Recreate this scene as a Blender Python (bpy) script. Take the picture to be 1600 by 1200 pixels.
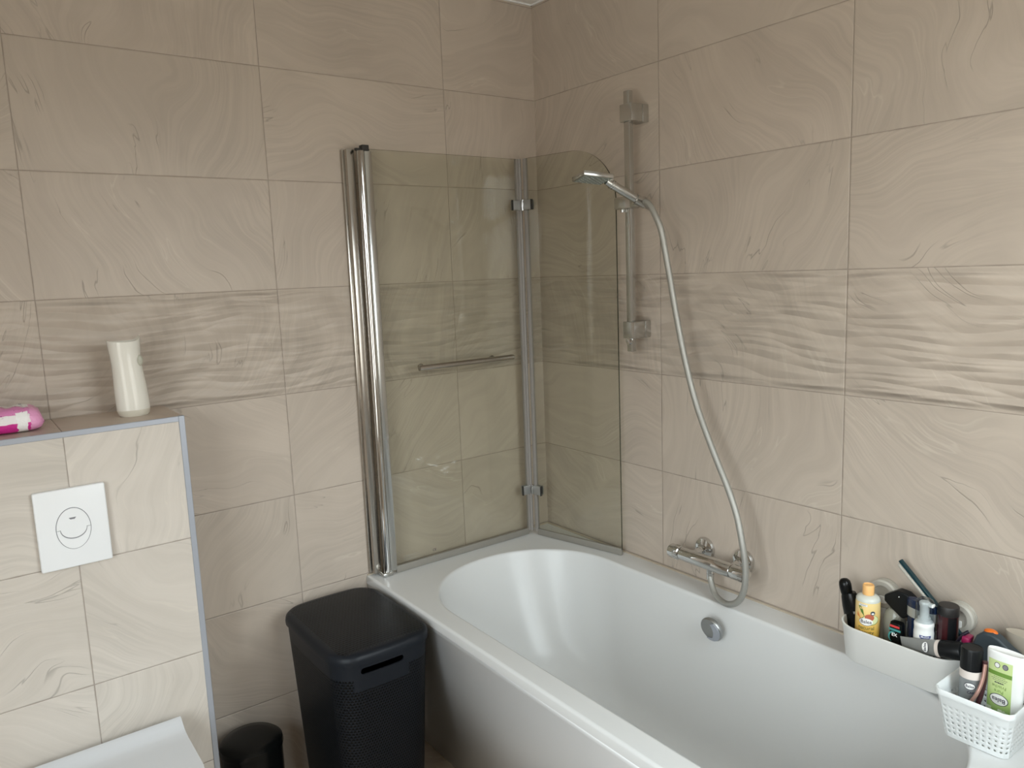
import bpy, bmesh, math, random
from mathutils import Vector, Matrix, noise as mnoise
PI = math.pi
random.seed(4)
for o in list(bpy.data.objects):
    bpy.data.objects.remove(o)
S = bpy.context.scene
C = S.collection

# ------------------------------------------------------------------ camera
cam = bpy.data.cameras.new('camera'); camo = bpy.data.objects.new('camera', cam); C.objects.link(camo)
cam.sensor_width = 36.0; cam.sensor_fit = 'HORIZONTAL'; cam.lens = 36.0*1194.14/1600.0
cam.clip_start = 0.01
yaw, pit, rol = 0.635894, -0.147092, -0.03845
fw = Vector((math.sin(yaw)*math.cos(pit), math.cos(yaw)*math.cos(pit), math.sin(pit)))
rt = Vector((math.cos(yaw), -math.sin(yaw), 0)); up = rt.cross(fw)
r2 = math.cos(rol)*rt + math.sin(rol)*up; u2 = -math.sin(rol)*rt + math.cos(rol)*up
M = Matrix((r2, u2, -fw)).transposed().to_4x4(); M.translation = Vector((-1.71853, -2.13603, 1.52689))
camo.matrix_world = M
S.camera = camo

# ------------------------------------------------------------------ view / world / lamps
S.view_settings.view_transform = 'Standard'; S.view_settings.look = 'None'
S.view_settings.gamma = 1.0; S.view_settings.use_curve_mapping = False
S.view_settings.exposure = 0.40
S.cycles.max_bounces = 10; S.cycles.diffuse_bounces = 5; S.cycles.glossy_bounces = 5
S.cycles.transparent_max_bounces = 16; S.cycles.use_denoising = True
W = bpy.data.worlds.new('sky'); S.world = W; W.use_nodes = True
wn = W.node_tree; wn.nodes.clear()
wo = wn.nodes.new('ShaderNodeOutputWorld'); wb = wn.nodes.new('ShaderNodeBackground')
tc = wn.nodes.new('ShaderNodeTexCoord'); sx = wn.nodes.new('ShaderNodeSeparateXYZ'); cr = wn.nodes.new('ShaderNodeValToRGB')
mr = wn.nodes.new('ShaderNodeMapRange'); mr.inputs[1].default_value = -0.3; mr.inputs[2].default_value = 0.9
wn.links.new(tc.outputs['Generated'], sx.inputs[0]); wn.links.new(sx.outputs[2], mr.inputs[0]); wn.links.new(mr.outputs[0], cr.inputs[0])
cr.color_ramp.elements[0].position = 0.0; cr.color_ramp.elements[0].color = (0.25, 0.24, 0.215, 1)
cr.color_ramp.elements[1].position = 1.0; cr.color_ramp.elements[1].color = (0.86, 0.96, 1.0, 1)
e = cr.color_ramp.elements.new(0.24); e.color = (0.28, 0.265, 0.24, 1)
e = cr.color_ramp.elements.new(0.27); e.color = (0.50, 0.525, 0.54, 1)
e = cr.color_ramp.elements.new(0.65); e.color = (0.80, 0.87, 0.90, 1)
wn.links.new(cr.outputs[0], wb.inputs[0]); wb.inputs[1].default_value = 9.0
wn.links.new(wb.outputs[0], wo.inputs[0])

CY = -2.00                                                     # wall with the window at the foot of the bathtub
WX0, WX1, WZ0, WZ1 = -1.20, -.20, .90, 2.15                    # its window opening
LY0, LY1, LZ0, LZ1 = -2.60, -1.15, .50, 2.05                   # opening added in the left wall for fill light, no known window
def area(name, loc, rot, sx_, sy_, energy, color, portal=False, spread=PI):
    l = bpy.data.lights.new(name, 'AREA'); l.shape = 'RECTANGLE'; l.size = sx_; l.size_y = sy_
    l.energy = energy; l.color = color; l.spread = spread
    o = bpy.data.objects.new(name, l); C.objects.link(o); o.location = loc; o.rotation_euler = rot
    if portal: l.cycles.is_portal = True
    return o
area('sky_portal', ((WX0+WX1)/2, CY-0.215, (WZ0+WZ1)/2), (PI/2, 0, 0), WX1-WX0, WZ1-WZ0, 1, (1, 1, 1), True)
area('sky_portal', (-2.66, (LY0+LY1)/2, (LZ0+LZ1)/2), (PI/2, 0, -PI/2), LY1-LY0, LZ1-LZ0, 1, (1, 1, 1), True)  # portal of the added left-wall opening

# ------------------------------------------------------------------ materials
class NT:
    def __init__(s, name):
        s.m = bpy.data.materials.new(name); s.m.use_nodes = True; s.t = s.m.node_tree; s.t.nodes.clear()
        s.out = s.n('ShaderNodeOutputMaterial')
    def n(s, k): return s.t.nodes.new(k)
    def l(s, a, b): s.t.links.new(a, b)
    def put(s, sock, v):
        if isinstance(v, (int, float)): sock.default_value = v
        elif isinstance(v, (tuple, list)): sock.default_value = (*v, 1) if (len(v) == 3 and len(sock.default_value) == 4) else v
        else: s.l(v, sock)
    def math(s, op, a, b=0.0, c=None, clamp=False):
        n = s.n('ShaderNodeMath'); n.operation = op; n.use_clamp = clamp
        s.put(n.inputs[0], a); s.put(n.inputs[1], b)
        if c is not None: s.put(n.inputs[2], c)
        return n.outputs[0]
    def vmath(s, op, a, b=(0, 0, 0)):
        n = s.n('ShaderNodeVectorMath'); n.operation = op; s.put(n.inputs[0], a)
        if op == 'SCALE': s.put(n.inputs[3], b)
        else: s.put(n.inputs[1], b)
        return n.outputs[0]
    def comb(s, x, y, z=0.0):
        n = s.n('ShaderNodeCombineXYZ'); s.put(n.inputs[0], x); s.put(n.inputs[1], y); s.put(n.inputs[2], z); return n.outputs[0]
    def sep(s, v):
        n = s.n('ShaderNodeSeparateXYZ'); s.l(v, n.inputs[0]); return n.outputs
    def noise(s, v, scale, detail=2.0, rough=.5, dist=0.0, color=False):
        n = s.n('ShaderNodeTexNoise'); s.put(n.inputs['Vector'], v); n.inputs['Scale'].default_value = scale
        n.inputs['Detail'].default_value = detail; n.inputs['Roughness'].default_value = rough; n.inputs['Distortion'].default_value = dist
        return n.outputs['Color' if color else 'Fac']
    def mix(s, f, a, b, kind='MIX'):
        n = s.n('ShaderNodeMixRGB'); n.blend_type = kind; s.put(n.inputs[0], f); s.put(n.inputs[1], a); s.put(n.inputs[2], b); return n.outputs[0]
    def sstep(s, x, a, b, lo=0.0, hi=1.0):
        n = s.n('ShaderNodeMapRange'); n.interpolation_type = 'SMOOTHSTEP'; s.put(n.inputs[0], x)
        n.inputs[1].default_value = a; n.inputs[2].default_value = b; n.inputs[3].default_value = lo; n.inputs[4].default_value = hi
        return n.outputs[0]
    def obj(s): return s.n('ShaderNodeTexCoord').outputs['Object']
    def bsdf(s, color, rough=.5, metal=0.0, spec=.5, coat=0.0, trans=0.0, ior=1.45, sheen=0.0):
        n = s.n('ShaderNodeBsdfPrincipled'); s.put(n.inputs['Base Color'], color); s.put(n.inputs['Roughness'], rough)
        n.inputs['Metallic'].default_value = metal; n.inputs['Specular IOR Level'].default_value = spec
        n.inputs['Coat Weight'].default_value = coat; n.inputs['Transmission Weight'].default_value = trans; n.inputs['IOR'].default_value = ior
        s.l(n.outputs[0], s.out.inputs[0]); return n
    def bump(s, b, h, dist, strength=1.0):
        n = s.n('ShaderNodeBump'); n.inputs['Distance'].default_value = dist; n.inputs['Strength'].default_value = strength
        s.l(h, n.inputs['Height']); s.l(n.outputs[0], b.inputs['Normal'])

def simple(name, col, rough=.4, metal=0.0, spec=.5, coat=0.0, var=.03, scale=30.0, bump=0.0):
    t = NT(name)
    f = t.noise(t.obj(), scale, 3.0)
    c = t.mix(t.math('MULTIPLY', f, 2*var, clamp=True), col, tuple(min(1, x*.82) for x in col))
    b = t.bsdf(c, rough, metal, spec, coat)
    if bump: t.bump(b, f, bump)
    return t.m

def tile_mat(name, axis, u0, w, v0, h, seed=0.0, relief=None, vaxis=2, colA=(.565, .485, .41), colB=(.48, .41, .345), grout=(.30, .25, .21)):
    t = NT(name); s = t.sep(t.obj())
    U, V = s[axis], s[vaxis]
    su = t.math('DIVIDE', t.math('SUBTRACT', U, u0), w); sv = t.math('DIVIDE', t.math('SUBTRACT', V, v0), h)
    iu, iv = t.math('FLOOR', su), t.math('FLOOR', sv)
    fu, fv = t.math('FRACT', su), t.math('FRACT', sv)
    wnz = t.n('ShaderNodeTexWhiteNoise'); wnz.noise_dimensions = '3D'; t.l(t.comb(iu, iv, seed), wnz.inputs[0]); rc = wnz.outputs['Color']; rs = t.sep(rc)
    lp_ = t.comb(t.math('MULTIPLY', fu, w), t.math('MULTIPLY', fv, h), 0.0)
    vr = t.n('ShaderNodeVectorRotate'); vr.rotation_type = 'Z_AXIS'; t.l(lp_, vr.inputs['Vector']); t.l(t.math('MULTIPLY', rs[0], 6.28), vr.inputs['Angle'])
    p = t.vmath('ADD', vr.outputs[0], t.vmath('SCALE', rc, 17.0))
    n1 = t.vmath('SUBTRACT', t.noise(p, 2.6, 1.5, .45, color=True), (.5, .5, .5))
    p2 = t.vmath('ADD', p, t.vmath('SCALE', n1, .42))
    n2 = t.vmath('SUBTRACT', t.noise(p, 14.0, 2.0, .5, color=True), (.5, .5, .5))
    p3 = t.vmath('ADD', p2, t.vmath('SCALE', n2, .012))
    st = t.noise(t.vmath('MULTIPLY', p3, (2.0, 34.0, 1.0)), 1.0, 6.0, .62)
    st2 = t.noise(t.vmath('MULTIPLY', p3, (4.0, 110.0, 1.0)), 1.0, 3.0, .6)
    cloud = t.noise(p2, 3.2, 3.0, .55)
    region = t.sstep(t.noise(p, 3.4, 1.0), .42, .62)
    vn = t.noise(t.vmath('MULTIPLY', p3, (1.6, 11.0, 1.0)), 1.0, 3.5, .55)
    crack = t.sstep(t.math('ABSOLUTE', t.math('SUBTRACT', vn, .5)), .0, .006, 1.0, 0.0)
    crack = t.math('MULTIPLY', crack, t.sstep(t.noise(p, 6.0, 1.0), .54, .66))
    pale = t.sstep(t.math('ABSOLUTE', t.math('SUBTRACT', vn, .57)), .0, .010, 1.0, 0.0)
    pale = t.math('MULTIPLY', pale, t.sstep(t.noise(t.vmath('ADD', p, (5, 5, 5)), 5.0, 1.0), .5, .66))
    f = t.math('ADD', t.math('MULTIPLY', st, .9), t.math('MULTIPLY', cloud, .9)); f = t.sstep(f, .62, 1.22)
    c = t.mix(f, colA, colB)
    stm = t.math('MULTIPLY', t.sstep(st2, .40, .62), t.math('ADD', t.math('MULTIPLY', region, .20), .04))
    c = t.mix(stm, c, tuple(x*.72 for x in colB))
    c = t.mix(t.math('MULTIPLY', crack, .55), c, tuple(x*.5 for x in colB))
    c = t.mix(t.math('MULTIPLY', pale, .26), c, (.74, .68, .58))
    c = t.mix(t.math('MULTIPLY', rs[1], .10), c, (.42, .39, .33))
    # joint distance in metres, slightly wavy
    wob = t.math('MULTIPLY', t.math('SUBTRACT', t.noise(t.obj(), 22.0, 1.0), .5), .0016)
    du = t.math('ADD', t.math('MULTIPLY', t.math('MINIMUM', fu, t.math('SUBTRACT', 1.0, fu)), w), wob)
    dv = t.math('ADD', t.math('MULTIPLY', t.math('MINIMUM', fv, t.math('SUBTRACT', 1.0, fv)), h), wob)
    d = t.math('MINIMUM', du, dv); g = t.sstep(d, .0006, .0013, 1.0, 0.0)
    c = t.mix(t.math('MULTIPLY', g, .85), c, grout)
    b = t.bsdf(c, t.mix(g, (.42,)*3, (.8,)*3), spec=.38)
    hgt = t.math('ADD', t.math('MULTIPLY', st, .0007), t.math('MULTIPLY', st2, .00022))
    hgt = t.math('SUBTRACT', hgt, t.math('MULTIPLY', crack, .0006))
    hgt = t.math('SUBTRACT', hgt, t.math('MULTIPLY', t.sstep(d, .0004, .003, 1.0, 0.0), .0008))
    if relief is not None:
        rm = t.sstep(t.math('ABSOLUTE', t.math('SUBTRACT', iv, float(relief))), .2, .4, 1.0, 0.0)
        rm = t.math('MULTIPLY', rm, t.sstep(dv, .002, .02))
        wv = t.math('MULTIPLY', t.math('SUBTRACT', t.noise(t.comb(t.math('MULTIPLY', U, 3.0), t.math('MULTIPLY', V, 6.0), seed), 1.0, 1.0), .5), .07)
        q = t.comb(t.math('MULTIPLY', U, 5.2), t.math('MULTIPLY', t.math('ADD', V, wv), 42.0), seed)
        vo = t.n('ShaderNodeTexVoronoi'); vo.voronoi_dimensions = '2D'; vo.feature = 'SMOOTH_F1'; t.l(q, vo.inputs['Vector']); vo.inputs['Scale'].default_value = 1.0
        vo.inputs['Smoothness'].default_value = .15; vo.inputs['Randomness'].default_value = .9
        hgt = t.math('ADD', hgt, t.math('MULTIPLY', t.math('MULTIPLY', rm, t.math('SUBTRACT', 1.0, vo.outputs['Distance'])), .013))
    t.bump(b, hgt, 1.0, 1.0)
    return t.m

TW, TH = .5851, .30
M_wallA = tile_mat('stone_tile_far_wall', 0, -.3661-6*TW, TW, 0.0, TH, 1.3, relief=4)
M_wallB = tile_mat('stone_tile_right_wall', 1, -.5675-6*TW, TW, 0.0, TH, 4.7, relief=4)
M_box = tile_mat('stone_tile_cistern_wall', 0, -1.5351-5*TW, TW, .911-4*.2955, .2955, 9.1, colA=(.68, .62, .555), colB=(.59, .535, .475))
M_ledge = tile_mat('stone_tile_ledge', 0, -1.5351-5*TW, TW, -.6, .61, 2.1, vaxis=1, colA=(.62, .52, .44), colB=(.54, .45, .38))
M_wallC = tile_mat('stone_tile_window_wall', 0, -.3661-6*TW, TW, 0.0, TH, 6.3, relief=4)
M_wallD = tile_mat('stone_tile_left_wall', 1, -.5675-6*TW, TW, 0.0, TH, 8.2, relief=4)
M_floor = tile_mat('floor_tile', 0, -.9-6*.6, .6, -.33-6*.6, .6, 7.7, vaxis=1, colA=(.42, .33, .24), colB=(.34, .26, .19), grout=(.2, .17, .14))
M_plaster = simple('white_plaster', (.80, .79, .76), .9, bump=.0004, scale=90)
M_white = simple('white_enamel', (.68, .685, .68), .25, spec=.4, coat=.05, var=.01)
M_ceramic = simple('white_ceramic', (.64, .65, .67), .12, spec=.45, coat=.3, var=.01)
M_plastic = simple('white_plastic', (.87, .88, .89), .32, var=.02)
M_traypl = simple('off_white_plastic', (.82, .82, .795), .42, var=.02)
M_cup = simple('grey_white_plastic', (.50, .475, .42), .45)
M_perf = simple('bright_white_plastic', (.76, .79, .79), .3, var=.02)
M_silic = simple('silicone', (.48, .41, .32), .6, var=.1)
def chrome(name, col, r):
    t = NT(name); f = t.noise(t.obj(), 60.0, 2.0)
    t.bsdf(col, t.math('ADD', t.math('MULTIPLY', f, .02), r), 1.0); return t.m
M_chrome = chrome('polished_chrome', (.66, .66, .65), .06)
M_satin = chrome('brushed_chrome', (.56, .56, .54), .215)
M_dull = chrome('dull_chrome', (.42, .43, .43), .42)
M_hinge = simple('hinge_metal', (.40, .40, .39), .3, .6)
M_alu = simple('anodised_aluminium', (.42, .445, .50), .38, .35)
M_bsteel = chrome('warm_steel', (.47, .44, .40), .215)
M_nozzle = simple('grey_nozzle_plate', (.22, .25, .23), .4)
M_black = simple('black_plastic', (.006, .007, .008), .38, spec=.3)
M_blackglossy = simple('glossy_black_plastic', (.004, .0045, .0045), .25, spec=.3)
M_rubber = simple('black_rubber', (.03, .028, .026), .6)
M_seal = simple('translucent_grey_seal', (.27, .25, .23), .4)
M_clearseal = simple('pale_seal', (.25, .235, .205), .35)
M_ink = simple('dark_ink', (.03, .03, .06), .6)
M_inkgrey = simple('grey_ink', (.22, .22, .24), .6)
M_etch = simple('etched_mark', (.30, .29, .25), .7)

def glass(name, tint, edge=None):
    t = NT(name)
    tr = t.n('ShaderNodeBsdfTransparent'); tr.inputs[0].default_value = (*tint, 1)
    gl = t.n('ShaderNodeBsdfGlossy'); gl.inputs['Roughness'].default_value = .015
    smudge = t.sstep(t.noise(t.obj(), 9.0, 4.0), .45, .75, 0.0, .015)
    g = t.n('ShaderNodeNewGeometry'); dp = t.n('ShaderNodeVectorMath'); dp.operation = 'DOT_PRODUCT'; t.l(g.outputs['Normal'], dp.inputs[0]); t.l(g.outputs['Incoming'], dp.inputs[1])
    k = t.math('SUBTRACT', 1.0, t.math('ABSOLUTE', dp.outputs['Value']), clamp=True); fr = t.math('ADD', .028, t.math('MULTIPLY', t.math('POWER', k, 5.0), .9))
    mx = t.n('ShaderNodeMixShader'); t.l(t.math('ADD', fr, smudge), mx.inputs[0]); t.l(tr.outputs[0], mx.inputs[1]); t.l(gl.outputs[0], mx.inputs[2])
    t.l(mx.outputs[0], t.out.inputs[0]); return t.m
M_glass = glass('tinted_screen_glass', (.925, .93, .90))
M_clear = glass('clear_plastic', (.86, .88, .89))
M_edge = simple('dark_glass_edge', (.05, .055, .035), .15)

# ------------------------------------------------------------------ mesh helpers
def bx(bm, lo, hi, bev=0.0, seg=2, M=None):
    r = bmesh.ops.create_cube(bm, size=1.0); vs = r['verts']
    for v in vs: v.co = Vector([lo[i] + (v.co[i]+.5)*(hi[i]-lo[i]) for i in range(3)])
    if bev:
        es = list({e for v in vs for e in v.link_edges})
        rb = bmesh.ops.bevel(bm, geom=es, offset=bev, segments=seg, profile=.5, affect='EDGES')
        vs = list(set(rb['verts']) | {v for v in vs if v.is_valid})
    if M is not None: bmesh.ops.transform(bm, matrix=M, verts=vs)
    return vs
def loft(bm, rings, cap0=True, cap1=True, closed=True):
    vr = [[bm.verts.new(p) for p in r] for r in rings]
    n = len(vr[0])
    for a, b in zip(vr[:-1], vr[1:]):
        for i in range(n if closed else n-1):
            j = (i+1) % n
            bm.faces.new((a[i], a[j], b[j], b[i]))
    if cap0: bm.faces.new(list(reversed(vr[0])))
    if cap1: bm.faces.new(vr[-1])
    return vr
def circ(c, r, n=32, ax='z', ry=None, rot=0.0):
    ry = r if ry is None else ry; out = []
    for i in range(n):
        a = 2*PI*i/n; x, y = r*math.cos(a), ry*math.sin(a)
        if rot: x, y = x*math.cos(rot)-y*math.sin(rot), x*math.sin(rot)+y*math.cos(rot)
        out.append(Vector(c) + (Vector((x, y, 0)) if ax == 'z' else Vector((0, x, y)) if ax == 'x' else Vector((y, 0, x))))
    return out
def lathe(bm, prof, c=(0, 0, 0), ax='z', n=40, sy=1.0, rot=0.0):
    """prof: (radius, height) pairs along the axis; sy squashes the section to an oval"""
    k = {'z': 2, 'x': 0, 'y': 1}[ax]; rings = []
    for r, h in prof:
        cc = Vector(c); cc[k] += h; r = max(r, 1e-5); rings.append(circ(cc, r, n, ax, r*sy, rot))
    return loft(bm, rings)
def catmull(pts, k=8):
    P = [Vector(p) for p in pts]; P = [2*P[0]-P[1]] + P + [2*P[-1]-P[-2]]; out = []
    for i in range(1, len(P)-2):
        for j in range(k):
            t = j/k; a, b, c, d = P[i-1:i+3]
            out.append(.5*((2*b) + (-a+c)*t + (2*a-5*b+4*c-d)*t*t + (-a+3*b-3*c+d)*t**3))
    out.append(P[-2]); return out
def tube(bm, pts, r, n=16, ribs=None):
    pts = [Vector(p) for p in pts]; rings = []; prev = None
    for i, p in enumerate(pts):
        d = (pts[min(i+1, len(pts)-1)] - pts[max(i-1, 0)]).normalized()
        if prev is None: a = d.orthogonal().normalized()
        else: a = (prev - d*prev.dot(d)).normalized()
        prev = a; b = d.cross(a); rr = r[i] if isinstance(r, (list, tuple)) else r
        rings.append([p + (a*math.cos(2*PI*k/n) + b*math.sin(2*PI*k/n))*rr for k in range(n)])
    return loft(bm, rings)
def rrect(hx, hy, r, n=6, cx=0, cy=0):
    out = []
    for sx_, sy_, a0 in ((1, 1, 0), (-1, 1, PI/2), (-1, -1, PI), (1, -1, 3*PI/2)):
        for i in range(n+1):
            a = a0 + PI/2*i/n; out.append((cx+sx_*(hx-r)+r*math.cos(a), cy+sy_*(hy-r)+r*math.sin(a)))
    return out
def prism(bm, poly, a, b, ax='z'):
    def P(u, v, w): return {'z': (u, v, w), 'x': (w, u, v), 'y': (u, w, v)}[ax]
    return loft(bm, [[Vector(P(u, v, a)) for u, v in poly], [Vector(P(u, v, b)) for u, v in poly]])
def obj(name, bm, mat, parent=None, loc=(0, 0, 0), smooth=40, world=False, mats=None):
    """world=True: the mesh is given in room coordinates and is moved into its parent's frame"""
    bmesh.ops.recalc_face_normals(bm, faces=bm.faces)
    if world and parent is not None:
        bmesh.ops.translate(bm, vec=-parent.location, verts=bm.verts)
    me = bpy.data.meshes.new(name); bm.to_mesh(me); bm.free()
    for m_ in (mats or [mat]): me.materials.append(m_)
    if smooth:
        me.polygons.foreach_set('use_smooth', [True]*len(me.polygons)); me.set_sharp_from_angle(angle=math.radians(smooth))
    o = bpy.data.objects.new(name, me); C.objects.link(o); o.location = loc
    if parent is not None: o.parent = parent
    return o
def thing(name, label, cat, loc=(0, 0, 0), rot=(0, 0, 0), group=None):
    o = bpy.data.objects.new(name, None); C.objects.link(o); o.location = loc; o.rotation_euler = rot; o.empty_display_size = .02
    o['label'] = label; o['category'] = cat
    if group: o['group'] = group
    return o
def tag(o, label, cat, group=None):
    o['label'] = label; o['category'] = cat
    if group: o['group'] = group
    return o
def struct(name, bm, m, smooth=0, label=None):
    o = obj(name, bm, m, smooth=smooth); o['kind'] = 'structure'
    if label: o['label'] = label
    return o
def text_bm(s, size, depth=.0002, bold=0.0, sx_=1.0, shear=0.0):
    """centred lettering in the local x/y plane, facing +z"""
    cu = bpy.data.curves.new('lettering', 'FONT'); cu.body = s; cu.size = size; cu.align_x = 'CENTER'; cu.align_y = 'CENTER'
    cu.extrude = depth; cu.offset = bold; cu.shear = shear; cu.resolution_u = 3
    o = bpy.data.objects.new('lettering', cu); C.objects.link(o)
    dg = bpy.context.evaluated_depsgraph_get(); me = bpy.data.meshes.new_from_object(o.evaluated_get(dg))
    bm = bmesh.new(); bm.from_mesh(me); bpy.data.meshes.remove(me); bpy.data.objects.remove(o); bpy.data.curves.remove(cu)
    if sx_ != 1.0: bmesh.ops.scale(bm, vec=(sx_, 1, 1), verts=bm.verts)
    return bm
def wrap(bm, R, ang, z, off=.0003, rollz=0.0, Ry=None):
    """bend a flat label (x, y) round an upright oval cylinder so it faces the angle ang"""
    if rollz: bmesh.ops.rotate(bm, matrix=Matrix.Rotation(rollz, 3, 'Z'), verts=bm.verts)
    Ry = R if Ry is None else Ry
    # step length at the label's middle
    def pt(a): return Vector((R*math.cos(a), Ry*math.sin(a), 0))
    for v in bm.verts:
        x, y, dz = v.co
        steps = 24; a = ang; rem = x; st = rem/steps
        for _ in range(steps):
            a += st/max(1e-6, math.hypot(R*math.sin(a), Ry*math.cos(a)))
        nrm = Vector((math.cos(a)/R, math.sin(a)/Ry, 0)).normalized()
        q = pt(a) + nrm*(off+dz); v.co = (q.x, q.y, z+y)
    return bm
def disc_bm(rx, ry, n=32, depth=.0001, nr=5):
    bm = bmesh.new(); c = bm.verts.new((0, 0, depth)); prev = None
    for k in range(1, nr+1):
        ring = [bm.verts.new((rx*k/nr*math.cos(2*PI*i/n), ry*k/nr*math.sin(2*PI*i/n), depth)) for i in range(n)]
        for i in range(n):
            j = (i+1) % n
            if prev is None: bm.faces.new((c, ring[i], ring[j]))
            else: bm.faces.new((prev[i], ring[i], ring[j], prev[j]))
        prev = ring
    return bm
def poly_bm(pts, depth=.0001, cuts=0):
    bm = bmesh.new(); bm.faces.new([bm.verts.new((x, y, depth)) for x, y in pts])
    bmesh.ops.triangulate(bm, faces=bm.faces)
    if cuts: bmesh.ops.subdivide_edges(bm, edges=bm.edges, cuts=cuts, use_grid_fill=True)
    return bm
def lines_bm(widths, step, h=.0007):
    """rows of tiny print too small to read, drawn as broken strokes"""
    bm = bmesh.new(); rnd = random.Random(len(widths)*7+int(step*1e5))
    for k, w in enumerate(widths):
        y = -k*step + step*(len(widths)-1)/2; x = -w/2
        while x < w/2:
            l = min(rnd.uniform(.0012, .0035), w/2-x)
            if l > .0004: bm.faces.new([bm.verts.new((a, b_, .0001)) for a, b_ in ((x, y-h/2), (x+l, y-h/2), (x+l, y+h/2), (x, y+h/2))])
            x += l+.0006
    return bm
def rect_bm(w, h, depth=.0001, nx=10, ny=1, cx=0, cy=0):
    bm = bmesh.new(); g = [[bm.verts.new((cx-w/2+w*i/nx, cy-h/2+h*j/ny, depth)) for i in range(nx+1)] for j in range(ny+1)]
    for j in range(ny):
        for i in range(nx): bm.faces.new((g[j][i], g[j][i+1], g[j+1][i+1], g[j+1][i]))
    return bm

# ------------------------------------------------------------------ room shell
RX0, RY0, RZ = -2.55, -2.75, 2.41
bm = bmesh.new(); bx(bm, (RX0, 0, 0), (0.1, .1, RZ)); struct('wall_back', bm, M_wallA)
bm = bmesh.new(); bx(bm, (0, CY-.2, 0), (.1, 0, RZ)); struct('wall_right', bm, M_wallB)
bm = bmesh.new(); bx(bm, (RX0-.1, RY0-.12, -.1), (-1.15, .1, 0)); bx(bm, (-1.15, CY-.2, -.1), (.1, .1, 0)); struct('floor', bm, M_floor)
bm = bmesh.new(); bx(bm, (RX0-.1, RY0-.12, RZ), (-1.15, .1, RZ+.1)); bx(bm, (-1.15, CY-.2, RZ), (.1, .1, RZ+.1)); struct('ceiling', bm, M_plaster)
def wall_with_hole(name, lo, hi, h0, h1, ax, mat):
    """a wall slab lo..hi with a rectangular opening h0..h1 along the axis ax and z"""
    bm = bmesh.new(); k = ax
    def seg(a0, a1, z0, z1):
        l = list(lo); h = list(hi); l[k], h[k], l[2], h[2] = a0, a1, z0, z1; bx(bm, l, h)
    seg(lo[k], h0[0], lo[2], hi[2]); seg(h1[0], hi[k], lo[2], hi[2]); seg(h0[0], h1[0], lo[2], h0[1]); seg(h0[0], h1[0], h1[1], hi[2])
    return struct(name, bm, mat)
wall_with_hole('wall_left', (RX0-.1, RY0-.12, 0), (RX0, .1, RZ), (LY0, LZ0), (LY1, LZ1), 1, M_wallD)
wall_with_hole('wall_window', (-1.25, CY-.20, 0), (0, CY, RZ), (WX0, WZ0), (WX1, WZ1), 0, M_wallC)
bm = bmesh.new(); bx(bm, (-.742, CY, 0), (-.001, -1.799, .594), .001, 1); struct('trim_6', bm, M_wallC, label='tiled shelf between bathtub and window wall')
bm = bmesh.new(); bx(bm, (RX0, RY0-.12, 0), (-1.25, RY0, RZ)); struct('wall_front', bm, M_wallC)
bm = bmesh.new(); bx(bm, (-1.25, RY0-.12, 0), (-1.15, CY-.20, RZ)); struct('wall_side', bm, M_wallD)
M_wglass = glass('window_glass', (.97, .98, .98))
def window(name, ax, a0, a1, z0, z1, d0):
    """frame across the opening; ax is the axis it runs along, d0 the depth coordinate of its middle"""
    def P(a, d, z): return (a, d, z) if ax == 0 else (d, a, z)
    w = bpy.data.objects.new(name, None); C.objects.link(w); w['kind'] = 'structure'; w.location = P(a0, d0, z0)
    bm = bmesh.new(); f_ = .055; m = (a0+a1)/2
    for (x0, y0), (x1, y1) in (((a0, z0), (a1, z0+f_)), ((a0, z1-f_), (a1, z1)), ((a0, z0+f_), (a0+f_, z1-f_)), ((a1-f_, z0+f_), (a1, z1-f_)), ((m-.035, z0+f_), (m+.035, z1-f_))):
        bx(bm, P(x0, d0-.03, y0), P(x1, d0+.03, y1), .003)
    obj('window_frame', bm, M_plastic, w, world=True)
    bm = bmesh.new(); bx(bm, P(a0+.05, d0-.002, z0+.05), P(a1-.05, d0+.002, z1-.05)); obj('window_pane', bm, M_wglass, w, world=True)
window('window_1', 0, WX0, WX1, WZ0, WZ1, CY-.16)
window('added_fill_window', 1, LY0, LY1, LZ0, LZ1, RX0-.06)  # unseen, added so sky light fills in from the left
# tiled cistern wall with its ledge
BX1, BY, BZ = -1.283, -.215, 1.213
bm = bmesh.new(); bx(bm, (RX0, BY, 0), (BX1, 0, BZ-.008)); struct('wall_cistern', bm, M_box)
bm = bmesh.new(); bx(bm, (RX0, BY, BZ-.008), (BX1, 0, BZ)); struct('trim_2', bm, M_ledge, label='tiled top of the cistern wall')
bm = bmesh.new()
bx(bm, (RX0, BY-.0025, BZ-.012), (BX1-.011, BY+.003, BZ+.001), .001, 1)
bx(bm, (BX1-.011, BY-.0026, 0), (BX1+.0025, BY+.009, BZ+.0012), .001, 1)
struct('trim_3', bm, M_alu, label='aluminium corner strip on the cistern wall')
# cove of paint at the ceiling
bm = bmesh.new(); bx(bm, (RX0, -.006, RZ-.004), (0, 0, RZ)); bx(bm, (-.006, CY, RZ-.004), (0, 0, RZ)); struct('trim_4', bm, M_plastic)

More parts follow.
